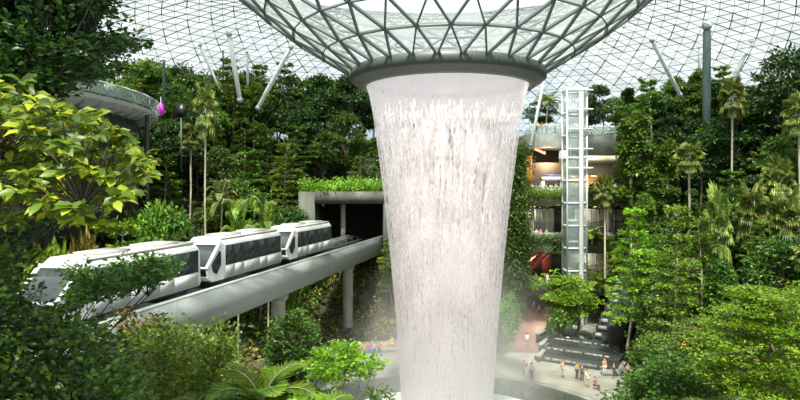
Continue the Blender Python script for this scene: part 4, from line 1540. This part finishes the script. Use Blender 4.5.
# ================================================================== near trees
def near_tree(name, label, poly, Yr, root, hubs, tips, leafn, L, W, leaf, tm='oval', style='spray', bark='dark_bark', seed=1, trunk_r=.12, flat=.5, spray=.45, kindcat='tree', lift=0.0, updir=.6, rise=.5):
    """a tree with its foot at root; its twigs end inside the given view cone between two distances"""
    g = np.random.default_rng(seed)
    pxs = [p[0] for p in poly]; pys = [p[1] for p in poly]
    T = []
    while len(T) < tips:
        px, py = g.uniform(min(pxs), max(pxs)), g.uniform(min(pys), max(pys))
        if inpoly(px, py, poly):
            T.append(at(px, py, g.uniform(*Yr)))
    T = np.array(T)
    root = np.array(root, float)
    # hubs: means of the nearest tips
    Hc = T[g.choice(len(T), hubs, replace=False)]
    for _ in range(4):
        a = np.argmin(((T[:, None] - Hc[None]) ** 2).sum(2), 1)
        for k in range(hubs):
            if (a == k).any():
                Hc[k] = T[a == k].mean(0)
    e = empty(name, tuple(root), 0, label, kindcat)
    wood, cw = MB(), MB()
    fork = root + (Hc.mean(0) - root) * np.array((.25, .25, rise))
    tk = MB()
    limb(tk, (0, 0, -.5), fork - root, trunk_r, trunk_r * .7, n=8, sides=8)
    tk.build('trunk', M[bark], e, smooth=True)
    for k in range(hubs):
        h = Hc[k] - np.array((0, 0, .18 * np.linalg.norm(Hc[k] - fork)) ) * .5
        t = np.linspace(0, 1, 9)[:, None]
        P = fork + (h - fork) * t + np.sin(t * PI) * np.array((0, 0, .06)) * np.linalg.norm(h - fork) + np.sin(t * 7 + k) * .05
        wood.tube(P - root, np.linspace(trunk_r * .5, trunk_r * .14, 9), 6)
        for tp in T[a == k]:
            d = tp - h
            q = h + d * .5 + g.normal(size=3) * .05 * np.linalg.norm(d)
            wood.tube([h - root, q - root, tp - root], [trunk_r * .13, trunk_r * .09, trunk_r * .04], 4)
            dn = d / (np.linalg.norm(d) + 1e-6)
            if style == 'rosette':
                n = leafn
                aa = np.arange(n) * 2.399 + g.uniform(0, 6)
                el = g.uniform(-.5, .6, n)
                D = np.stack([np.cos(aa) * np.cos(el), np.sin(aa) * np.cos(el), np.sin(el)], 1)
                Pq = tp - root + g.normal(size=(n, 3)) * L * .12
                U = np.tile((0, -.45, .8), (n, 1)) + g.normal(size=(n, 3)) * .3
                cw.leaves(Pq, D, U, L * g.uniform(.7, 1.15, n), W, tm, droop=.22)
            else:
                n = leafn
                ax = dn * np.array((1, 1, flat)) + np.array((0, 0, .05))
                ax /= np.linalg.norm(ax) + 1e-6
                sd = np.cross(ax, (0, 0, 1)); sd /= np.linalg.norm(sd) + 1e-6
                u = g.uniform(-.6, .6, n)
                Pq = tp - root + ax * (u * spray * 1.3)[:, None] + sd * (g.normal(size=n) * spray * .38)[:, None] + g.normal(size=(n, 3)) * (spray * .12, spray * .12, spray * .12 * (1 + flat))
                sg = np.sign(g.normal(size=n))[:, None]
                D = ax * .7 + sd * sg * .8 + g.normal(size=(n, 3)) * .35
                U = np.tile((0, 0, 1.), (n, 1)) + g.normal(size=(n, 3)) * updir
                cw.leaves(Pq, D, U, L * g.uniform(.65, 1.2, n), W, tm, droop=.15)
    wood.build('branches', M[bark], e)
    cw.build('leaves', LM[leaf], e)
    return e


near_tree('broadleaf_tree', 'near tree with large glossy yellow green leaves filling the left edge', [(-60, 70), (20, 84), (62, 104), (95, 118), (128, 140), (155, 168), (148, 182), (120, 205), (104, 232), (60, 214), (-60, 240)], (5.6, 9.5), (-10, 7.5, H(-10, 7.5)), 12, 400, 10, .185, .09, 'lime', style='rosette', seed=3, rise=.93)
near_tree('broadleaf_tree', 'near dark small leaved tree reaching in from the upper left corner', [(-80, -120), (130, -120), (100, -10), (108, 8), (92, 24), (70, 30), (100, 36), (131, 40), (128, 50), (100, 54), (84, 74), (62, 88), (30, 100), (-80, 100)], (8.5, 12), (-12.5, 11, H(-12.5, 11)), 16, 760, 66, .13, .065, 'dark', seed=5, trunk_r=.2, spray=.42, flat=.3)
near_tree('broadleaf_tree', 'near shaded tree filling the lower left corner with mid green leaves', [(-80, 200), (0, 230), (16, 262), (14, 290), (34, 306), (60, 318), (96, 328), (118, 340), (130, 360), (140, 410), (130, 470), (-80, 470)], (9.5, 14), (-9, 13, H(-9, 13)), 16, 620, 46, .135, .075, 'broad', seed=7, trunk_r=.16, spray=.5)
near_tree('broadleaf_tree', 'near tree with dark leafy branches at mid left above the train', [(-60, 170), (10, 190), (50, 200), (80, 205), (60, 222), (34, 240), (6, 262), (-60, 275)], (10, 15), (-14, 15, H(-14, 15)), 8, 150, 44, .13, .07, 'dark', seed=8, trunk_r=.16, spray=.55)
near_tree('broadleaf_tree', 'leafy branches hanging across the nearest train car windows', [(72, 272), (110, 268), (140, 262), (166, 262), (172, 268), (162, 278), (146, 283), (120, 292), (96, 298), (74, 300)], (15, 18), (-11.5, 17, H(-11.5, 17)), 8, 80, 44, .16, .085, 'broad', seed=12, trunk_r=.09, spray=.5, flat=.2)
near_tree('leafy_shrub', 'yellow olive shrubs at the bottom beside the dark lower left tree', [(128, 330), (160, 324), (185, 332), (222, 328), (238, 348), (228, 380), (215, 420), (120, 430), (128, 380)], (17, 23), (-7.4, 20, H(-7.4, 20)), 9, 230, 46, .17, .085, 'tier', seed=13, trunk_r=.1, spray=.6, kindcat='shrub', bark='bark')
near_tree('broadleaf_tree', 'dark dense shrub mass under the guideway at the lower left', [(120, 322), (150, 318), (200, 344), (245, 356), (262, 380), (260, 430), (120, 430)], (23, 29), (-9, 26, H(-9, 26)), 8, 170, 46, .22, .12, 'olive', seed=14, trunk_r=.12, spray=.7)
near_tree('broadleaf_tree', 'round dark glossy tree at the bottom in front of the guideway pier', [(272, 342), (278, 322), (292, 315), (306, 318), (316, 330), (314, 342), (322, 352), (314, 366), (300, 376), (318, 392), (312, 420), (268, 420), (274, 380), (266, 356)], (31, 34.5), (-5.6, 33, H(-5.6, 33)), 9, 170, 46, .24, .13, 'broad', seed=15, spray=.5, bark='bark')
near_tree('broadleaf_tree', 'small spreading light green tree at the bottom centre before the pool', [(304, 366), (318, 352), (345, 346), (362, 352), (378, 360), (384, 366), (364, 376), (352, 378), (330, 386), (312, 380)], (27, 30.5), (-2.9, 28.6, H(-2.9, 28.6)), 7, 80, 34, .22, .11, 'yellow', seed=16, spray=.5, bark='bark', trunk_r=.08, flat=.2)
near_tree('leafy_shrub', 'small green shrub tip at the bottom edge before the pool', [(370, 394), (382, 391), (392, 398), (392, 425), (366, 425)], (20, 21.5), (-.7, 20.6, H(-.7, 20.6)), 2, 16, 34, .15, .08, 'mid', seed=17, spray=.3, kindcat='shrub', trunk_r=.05)

# the large layered yellow green tree at the lower right
def near_tiered(label, cx, Y, ztop, rad, tiers, zstep, n, L, leaf, seed, name='tiered_tree'):
    g = np.random.default_rng(seed)
    x = xx(cx, Y)
    zb = H(x, Y)
    e = empty(name, (x, Y, zb), 0, label, 'tree')
    tk, wd, cw = MB(), MB(), MB()
    hh = ztop - zb
    tk.tube([(0, 0, -.5), (.1, 0, hh * .5), (0, 0, hh * .96)], [.2, .14, .04], 8)
    tk.build('trunk', M['bark'], e, smooth=True)
    for i in range(tiers):
        z = hh - .25 - i * zstep
        rr = rad * min(1, .38 + .2 * i) * g.uniform(.9, 1.08)
        nb = 9
        for b in range(nb):
            a = b * 2 * PI / nb + g.uniform(-.3, .3) + i
            bl = rr * g.uniform(.7, 1.1)
            en = np.array((math.cos(a) * bl, math.sin(a) * bl, z + g.normal() * .15 + .1))
            wd.tube([(0, 0, z - .4), en * (.5, .5, 1) + (0, 0, -.1), en], [.05, .03, .012], 5)
            m = n // (tiers * nb)
            # leaves gather in small flat pads along the branch
            pads = 9
            pu = g.uniform(.25, 1.05, pads); side = np.array((-math.sin(a), math.cos(a), 0))
            pc = np.array((0, 0, z)) * 1.0 + (en - (0, 0, z)) * pu[:, None] + side * (g.normal(size=(pads, 1)) * bl * .22) + g.normal(size=(pads, 3)) * (0, 0, .13)
            k = g.integers(0, pads, m)
            P = pc[k] + g.normal(size=(m, 3)) * (.20, .20, .045)
            D = g.normal(size=(m, 3)) * (1, 1, .3)
            U = np.tile((0, 0, 1.), (m, 1)) + g.normal(size=(m, 3)) * .38
            cw.leaves(P, D, U, L * g.uniform(.65, 1.2, m), L * .5, 'diamond')
    wd.build('branches', M['bark'], e)
    cw.build('crown', LM[leaf], e)
    return e


near_tiered('large layered yellow green tree filling the lower right corner', 768, 23, zz(293, 23), 3.3, 9, .52, 32000, .15, 'yellow', 21)
near_tiered('layered yellow green tree beside the big one at the right edge', 830, 27, zz(300, 27), 3.0, 8, .55, 20000, .16, 'yellow', 22)
near_tiered('smaller layered green tree between the corner tree and the stairs', 706, 30, zz(322, 30), 2.0, 7, .5, 16000, .17, 'mid', 23)
near_tree('leafy_shrub', 'broad dark green bush at the bottom right of the pool', [(625, 385), (640, 372), (660, 362), (690, 358), (708, 372), (712, 430), (600, 430), (610, 398)], (24, 29), (9.6, 26.5, H(9.6, 26.5)), 9, 210, 44, .2, .12, 'broad', seed=24, spray=.6, kindcat='shrub')
near_tree('leafy_shrub', 'loose bush with pale leaf tips beside the stone stairs', [(634, 352), (650, 340), (668, 343), (676, 356), (655, 362), (638, 362)], (34, 38), (14.4, 36, H(14.4, 36)), 5, 70, 40, .24, .13, 'mid', seed=25, spray=.6, kindcat='shrub')


def near_palm(label, base, nf, ln, nl, seed, leaf='fern', name='feather_palm', el0=80, wl=.5):
    global rng
    keep = rng
    rng = np.random.default_rng(seed)
    e = empty(name, tuple(base), 0, label, 'palm')
    h = base[2]
    zb = H(base[0], base[1])
    tk = MB(); tk.tube([(0, 0, zb - h - .3), (0.05, 0, (zb - h) / 2), (0, 0, 0)], [.13, .1, .09], 8); tk.build('trunk', M['pale_bark'], e)
    for i in range(nf):
        cw, rc = MB(), MB()
        frond(cw, rc, (0, 0, 0), i * 2.399 + .4, math.radians(el0 - 62 * i / nf), ln * rng.uniform(.85, 1.1), nl, wl, .045, droop=1.05)
        f = cw.build('frond', LM[leaf], e)
        rc.build('frond_rib', M['pale_bark'], f)
    rng = keep
    return e


near_palm('feathery palm with bright arching fronds at the bottom left of the small trees', at(262, 408, 15), 12, 1.6, 44, 31)
near_palm('second feathery palm at the bottom edge under the light green tree', at(318, 430, 14), 10, 1.3, 40, 33)
near_palm('feathery palm half hidden among yellow shrubs at the bottom left', at(205, 425, 15.5), 10, 1.4, 40, 35)
near_palm('feather fronds poking from the bushes at the bottom right', at(722, 432, 20), 11, 1.7, 44, 37, wl=.55, leaf='mid')

# ================================================================== people
def skin_mesh(name, J, E, R, sub=1):
    me = bpy.data.meshes.new(name + '_tmp')
    me.from_pydata([J[k] for k in J], [(list(J).index(a), list(J).index(b)) for a, b in E], [])
    o = bpy.data.objects.new(name + '_tmp', me); COL.objects.link(o)
    md = o.modifiers.new('s', 'SKIN')
    for v, k in zip(me.skin_vertices[0].data, J):
        r = R[k]
        v.radius = r if hasattr(r, '__len__') else (r, r)
    me.skin_vertices[0].data[0].use_root = True
    if sub:
        o.modifiers.new('u', 'SUBSURF').levels = sub
    dg = bpy.context.evaluated_depsgraph_get()
    m2 = bpy.data.meshes.new_from_object(o.evaluated_get(dg))
    m2.name = name
    bpy.data.objects.remove(o)
    m2.polygons.foreach_set('use_smooth', np.ones(len(m2.polygons), dtype=bool))
    return m2


def pose(kind):
    J = dict(pelvis=(0, 0, .95), waist=(0, 0, 1.10), chest=(0, .0, 1.30), neck=(0, 0, 1.47), head0=(0, -.01, 1.56), head1=(0, -.02, 1.66), crown=(0, -.0, 1.70), nose=(0, -.11, 1.60))
    lx = {'stand': 0, 'walk': 1, 'sit': 2, 'lean': 0}[kind]
    for s, n in ((-1, 'l'), (1, 'r')):
        J['sh' + n] = (.17 * s, 0, 1.40)
        if kind == 'walk':
            J['el' + n] = (.23 * s, .10 * s, 1.13); J['wr' + n] = (.22 * s, .16 * s - .10, .92)
        elif kind == 'lean':
            J['el' + n] = (.24 * s, -.10, 1.16); J['wr' + n] = (.14 * s, -.33, 1.14)
        elif kind == 'sit':
            J['el' + n] = (.23 * s, -.03, 1.14); J['wr' + n] = (.13 * s, -.25, 1.04)
        else:
            J['el' + n] = (.22 * s, .02, 1.13); J['wr' + n] = (.21 * s, -.05, .90)
        w_ = np.array(J['wr' + n]); d_ = w_ - np.array(J['el' + n]); d_ /= np.linalg.norm(d_)
        J['hd' + n] = tuple(w_ + d_ * .09)
        for q, off in enumerate((-.03, -.01, .01, .03)):
            J['f%d%s' % (q, n)] = tuple(w_ + d_ * (.165 + .015 * (q in (1, 2))) + np.array((0, off, 0)) + np.array((-.02 * s, 0, 0)))
        J['th' + n] = tuple(w_ + d_ * .08 + np.array((-.02 * s, -.055, .0)))
        if kind == 'sit':
            J['hp' + n] = (.10 * s, 0, .93); J['kn' + n] = (.12 * s, -.44, .95); J['an' + n] = (.12 * s, -.46, .50); J['to' + n] = (.12 * s, -.62, .46)
        elif kind == 'walk':
            J['hp' + n] = (.09 * s, 0, .90); J['kn' + n] = (.10 * s, -.12 if s > 0 else .04, .50); J['an' + n] = (.09 * s, -.22 if s > 0 else .28, .09 if s > 0 else .13); J['to' + n] = (.09 * s, -.40 if s > 0 else .12, .05 if s > 0 else .04)
        else:
            J['hp' + n] = (.09 * s, 0, .90); J['kn' + n] = (.10 * s, -.01, .50); J['an' + n] = (.10 * s, .02, .08); J['to' + n] = (.11 * s, -.15, .035)
    if kind == 'sit':
        J = {k: (v[0], v[1], v[2] - .45) for k, v in J.items()}
        for n in 'lr':
            x, y, z = J['an' + n]
    E = [('pelvis', 'waist'), ('waist', 'chest'), ('chest', 'neck'), ('neck', 'head0'), ('head0', 'head1'), ('head1', 'crown'), ('head0', 'nose')]
    R = dict(pelvis=(.15, .11), waist=(.13, .10), chest=(.16, .115), neck=.055, head0=.085, head1=.095, crown=.06, nose=.018)
    for n in 'lr':
        E += [('chest', 'sh' + n), ('sh' + n, 'el' + n), ('el' + n, 'wr' + n), ('wr' + n, 'hd' + n), ('wr' + n, 'th' + n)] + [('hd' + n, 'f%d%s' % (q, n)) for q in range(4)]
        E += [('pelvis', 'hp' + n), ('hp' + n, 'kn' + n), ('kn' + n, 'an' + n), ('an' + n, 'to' + n)]
        R.update({'sh' + n: .058, 'el' + n: .04, 'wr' + n: .028, 'hd' + n: (.035, .022), 'th' + n: .010, 'hp' + n: .085, 'kn' + n: .058, 'an' + n: .04, 'to' + n: .03})
        for q in range(4):
            R['f%d%s' % (q, n)] = .009
    return J, E, R


def sub_graph(J, E, R, keep, grow, name, order=None):
    J2 = {k: J[k] for k in keep}
    E2 = [e for e in E if e[0] in J2 and e[1] in J2]
    R2 = {k: (tuple(r + grow for r in R[k]) if hasattr(R[k], '__len__') else R[k] + grow) for k in keep}
    return skin_mesh(name, J2, E2, R2)


PP = {}
for kd in ('stand', 'walk', 'sit', 'lean'):
    J, E, R = pose(kd)
    body = skin_mesh('person_body', J, E, R)
    body.materials.append(M['skin'])
    Js = dict(J)
    for n in 'lr':      # short sleeves end above the elbow; shorts above the knee
        for a, b, c, t in (('sh', 'el', 'sl', .75), ('hp', 'kn', 'st', .8)):
            p, q = np.array(J[a + n]), np.array(J[b + n])
            Js[c + n] = tuple(p + (q - p) * t)
            R[c + n] = .052 if c == 'sl' else .082
    Es = E + [(a + n, b + n) for n in 'lr' for a, b in (('sh', 'sl'), ('hp', 'st'))]
    shirt = sub_graph(Js, Es, R, ['pelvis', 'waist', 'chest', 'shl', 'shr', 'sll', 'slr'], .018, 'shirt')
    E3 = [e for e in E]
    trou = sub_graph(J, E, R, ['pelvis', 'hpl', 'hpr', 'knl', 'knr', 'anl', 'anr'], .014, 'trousers')
    shorts = sub_graph(Js, Es, R, ['pelvis', 'hpl', 'hpr', 'stl', 'str'], .02, 'shorts')
    hz_ = J['head1'][2]
    mb = MB(); mb.ball((0, .015, hz_ + .015), (.108, .118, .105), 12)
    hair = mb.mesh('hair', M['hair'])
    # cut the face free
    import bmesh
    bm = bmesh.new(); bm.from_mesh(hair)
    bmesh.ops.delete(bm, geom=[v for v in bm.verts if v.co.y < -.045 and v.co.z < hz_ + .055 or v.co.z < hz_ - .07], context='VERTS')
    bm.to_mesh(hair); bm.free()
    mb = MB()
    for n in 'lr':
        a, t = np.array(J['an' + n]), np.array(J['to' + n])
        mb.bar(a + (0, .05, -.035), t + (0, -.02, -.0), .09, .07)
    shoe = mb.mesh('shoes', M['black'])
    PP[kd] = dict(body=body, shirt=shirt, trousers=trou, shorts=shorts, hair=hair, shoes=shoe)

CL = {}


def cloth(c):
    if c not in CL:
        m = mat('cloth_' + '_'.join('%02d' % int(v * 99) for v in c), c, 0.8)
        CL[c] = m
    return CL[c]


CC = dict(white=(.75, .75, .73), yellow=(.72, .50, .05), red=(.55, .05, .05), blue=(.08, .15, .45), black=(.02, .02, .022), grey=(.3, .3, .3), pink=(.75, .35, .40), orange=(.75, .28, .05), navy=(.02, .03, .10), beige=(.55, .45, .30), green=(.10, .30, .12), lightblue=(.35, .50, .70), maroon=(.25, .03, .05), purple=(.25, .10, .35))


def person(x, y, z, kd, top, bot, label, rz=0.0, shorts=False, h=1.0, group=None):
    e = empty('person', (x, y, z), rz, label, 'person', group, sc=h)
    p = PP[kd]
    for nm, key, m in (('body', 'body', None), ('shirt', 'shirt', top), ('shorts' if shorts else 'trousers', 'shorts' if shorts else 'trousers', bot), ('hair', 'hair', None), ('shoes', 'shoes', None)):
        me = p[key]
        if not me.materials:
            me.materials.append(M['black'])
        o = bpy.data.objects.new(nm, me); COL.objects.link(o); o.parent = e
        if m:
            o.material_slots[0].link = 'OBJECT'
            o.material_slots[0].material = cloth(CC[m])
    return e


def ppl(px, py, kd, top, bot, label, rz=0.0, z=0.0, Y=None, shorts=False, h=1.0):
    if Y is None:
        Y = (CZ - z) * F / (py - HZ)
    return person(xx(px, Y), Y, z, kd, top, bot, label, rz, shorts, h)


# by the pool and on the path (faces -Y when rz = 0)
ppl(527, 347, 'stand', 'white', 'grey', 'person in white top standing on the red path, upper one', 2.9)
ppl(522.5, 299, 'walk', 'red', 'black', 'person in red far up the red path under the slab', 3.0, Y=97)
ppl(533.5, 302, 'walk', 'black', 'black', 'person in black far up the red path', .3, Y=93)
ppl(539, 305, 'walk', 'grey', 'navy', 'person in grey at the right side of the red path', .2, Y=90)
ppl(526.5, 381, 'stand', 'white', 'beige', 'person in white left of the yellow one at the pool edge', 3.0)
ppl(531.5, 380, 'stand', 'yellow', 'black', 'person in yellow top at the pool edge, left couple', 3.2)
ppl(524, 398, 'stand', 'red', 'grey', 'person in red standing near the dark pool water', 2.8, Y=60.9, h=.98)
ppl(562.5, 377, 'stand', 'beige', 'beige', 'person in beige before the cascade, left of the yellow visitor', .4)
ppl(577, 379, 'lean', 'yellow', 'black', 'person in yellow top by the pool right of the cascade', .5)
ppl(582, 381, 'stand', 'black', 'black', 'person in black just right of the yellow visitor', -.4)
ppl(587.5, 387, 'stand', 'white', 'beige', 'person in white near the pool, lowest of the right group', .2)
ppl(595, 389, 'sit', 'maroon', 'black', 'person in maroon crouching low beside the pool on the right', .6, h=.9)
ppl(604.5, 375, 'stand', 'orange', 'white', 'person in orange standing at the foot of the stone stairs', .1)
# seated on the stair edge
low = empty('stone_bench', (xx(612, 61), 61.6, 0), 0, 'low stone seat at the foot of the stairs, right of the pool', 'bench')
MB().box((-.8, -.3, 0), (3.2, .5, .46)).build('seat_slab', M['concrete'], low)
for i, (px, top, lab) in enumerate([(614, 'black', 'person in black seated, left of three by the stairs'), (621, 'grey', 'person in grey seated in the middle by the stairs'), (628, 'pink', 'person in pink seated, right of three by the stairs')]):
    person(xx(px, 61.4), 61.45, .0, 'sit', top, 'navy', lab, .1 * i)
# seated on the left planter wall
lb = empty('stone_bench', (xx(357, 70), 70.2, 0), math.radians(4), 'long low stone seat on the plaza left of the waterfall', 'bench')
MB().box((0, -.25, 0), (5.6, .45, .45)).build('seat_slab', M['concrete'], lb)
for i, (px, top, bot, lab, kd) in enumerate([
        (360, 'white', 'red', 'person in white top seated at the left end of the long seat', 'sit'),
        (364.5, 'yellow', 'grey', 'person in pale yellow seated on the long seat', 'sit'),
        (369, 'red', 'blue', 'person in red seated left of the middle of the long seat', 'sit'),
        (374, 'lightblue', 'blue', 'person in light blue seated in the middle of the long seat', 'sit'),
        (379, 'red', 'black', 'person in red top seated near the right end of the long seat', 'sit'),
        (384, 'orange', 'beige', 'person in orange seated at the right end of the long seat', 'sit')]):
    Y = 69.95 + .28 * (i / 5)
    person(xx(px, Y), Y, .0, kd, top, bot, lab, rng.uniform(-.4, .4))
ppl(391.5, 351, 'stand', 'yellow', 'yellow', 'person in bright yellow standing beside the waterfall mist', .3)
ppl(366, 347, 'stand', 'white', 'white', 'person in white standing behind the long seat', .2, Y=72)
# second level balcony
for px, top, bot, rz, lab in [(518, 'white', 'grey', 2.8, 'leftmost visitor in white on the second level balcony'), (523.5, 'red', 'grey', .2, 'visitor in red by the escalator foot, second level'), (529, 'lightblue', 'white', .4, 'visitor in light blue on the second level balcony'), (536, 'black', 'beige', -.3, 'visitor in black and beige shorts, second level balcony'), (547, 'pink', 'white', .1, 'visitor in pink on the second level balcony'), (560, 'white', 'black', -.2, 'rightmost visitor in white on the second level balcony')]:
    ppl(px, 0, 'lean', top, bot, lab, rz, z=5.3, Y=86.2)
for px, top, bot, rz, lab in [(533, 'red', 'black', .2, 'leftmost visitor in red on the third level balcony'), (536.5, 'white', 'black', 0, 'visitor in white between two in red, third level'), (540.5, 'red', 'navy', .5, 'visitor in red beside the one in white, third level'), (546.5, 'green', 'red', .1, 'visitor in green top on the third level balcony'), (562, 'black', 'black', 3, 'visitor in black by the lift doors, third level'), (592, 'pink', 'black', 0, 'visitor in pink at the right on the third level'), (599, 'black', 'grey', .3, 'rightmost visitor in black on the third level')]:
    ppl(px, 0, 'lean', top, bot, lab, rz, z=11.7, Y=86.2)
four = [('black', 527), ('white', 532), ('navy', 536), ('grey', 540), ('black', 546), ('white', 551), ('beige', 556), ('lightblue', 566), ('white', 583), ('pink', 587), ('red', 595), ('black', 601), ('grey', 606), ('black', 611), ('white', 616)]
W4 = ['first', 'second', 'third', 'fourth', 'fifth', 'sixth', 'seventh', 'eighth', 'ninth', 'tenth', 'eleventh', 'twelfth', 'thirteenth', 'fourteenth', 'fifteenth']
for i, (c, px) in enumerate(four):
    ppl(px, 0, 'lean' if i % 2 else 'stand', c, ['black', 'grey', 'navy'][i % 3], 'visitor in %s on the fourth level balcony, %s from the left' % (c, W4[i]), rng.uniform(-.5, .5), z=18.3, Y=86.4 + .3 * (i % 3))
for px, top, bot, lab in [(537.5, 'beige', 'navy', 'visitor in beige at the left on the top terrace'), (542, 'yellow', 'black', 'visitor in yellow on the top terrace by the waterfall'), (546.5, 'grey', 'black', 'visitor in grey on the top terrace'), (551.5, 'white', 'grey', 'visitor in white on the top terrace'), (555, 'lightblue', 'black', 'visitor in light blue on the top terrace near the lift')]:
    ppl(px, 0, 'lean', top, bot, lab, 0.2, z=27.1, Y=86.6)
for px, py, top, lab in [(107, 97, 'white', 'visitor in white leaning on the curved walkway railing'), (112, 98, 'green', 'visitor in green on the curved walkway')]:
    ppl(px, 0, 'lean', top, 'black', lab, .5, z=27.15, Y=54.5)

ol = empty('path_lamp', (xx(684, 60), 60, H(xx(684, 60), 60)), 0, 'small orange lamp glowing low among the trees on the right', 'lamp')
MB().box((-.05, -.05, 0), (.05, .05, 1.0)).build('post', M['steeldark'], ol)
MB().ball((0, 0, 1.15), .2, 10).build('globe', M['orangelamp'], ol)

# ------------------------------------------------------------------ labels of the scattered plants
def ordinal(i, n):
    o_ = ['leftmost', 'second from the left', 'third from the left', 'fourth from the left', 'fifth from the left', 'sixth from the left', 'seventh from the left', 'eighth from the left']
    if i < 8:
        return o_[i]
    k = n - 1 - i
    r_ = ['rightmost', 'second from the right', 'third from the right', 'fourth from the right', 'fifth from the right', 'sixth from the right', 'seventh from the right', 'eighth from the right']
    return r_[k] if k < 8 else '%dth from the left' % (i + 1)


LW = dict(broad='mid green', dark='dark green', mid='fresh green', yellow='yellow green', tier='yellow green', palm='pale green', fern='bright green', olive='olive', rust='orange tinted')
NW = dict(broad='broadleaf tree', tier='layered tree', fan='fan palm', feather='feather palm', vine='vine clad tree', shrub='shrub', bigleaf='big leaved plant')
groups = {}
for p in plants:
    if p['label'] is None:
        groups.setdefault((LW[p['leaf']], NW[p['kind']], p['region']), []).append(p)
for (lw, nw, rg), ps in groups.items():
    ps.sort(key=lambda p: p['px'][0])
    for i, p in enumerate(ps):
        if len(ps) == 1:
            p['o']['label'] = '%s %s %s' % (lw, nw, rg)
        else:
            p['o']['label'] = '%s %s %s, %s' % (lw, nw, rg, ordinal(i, len(ps)))
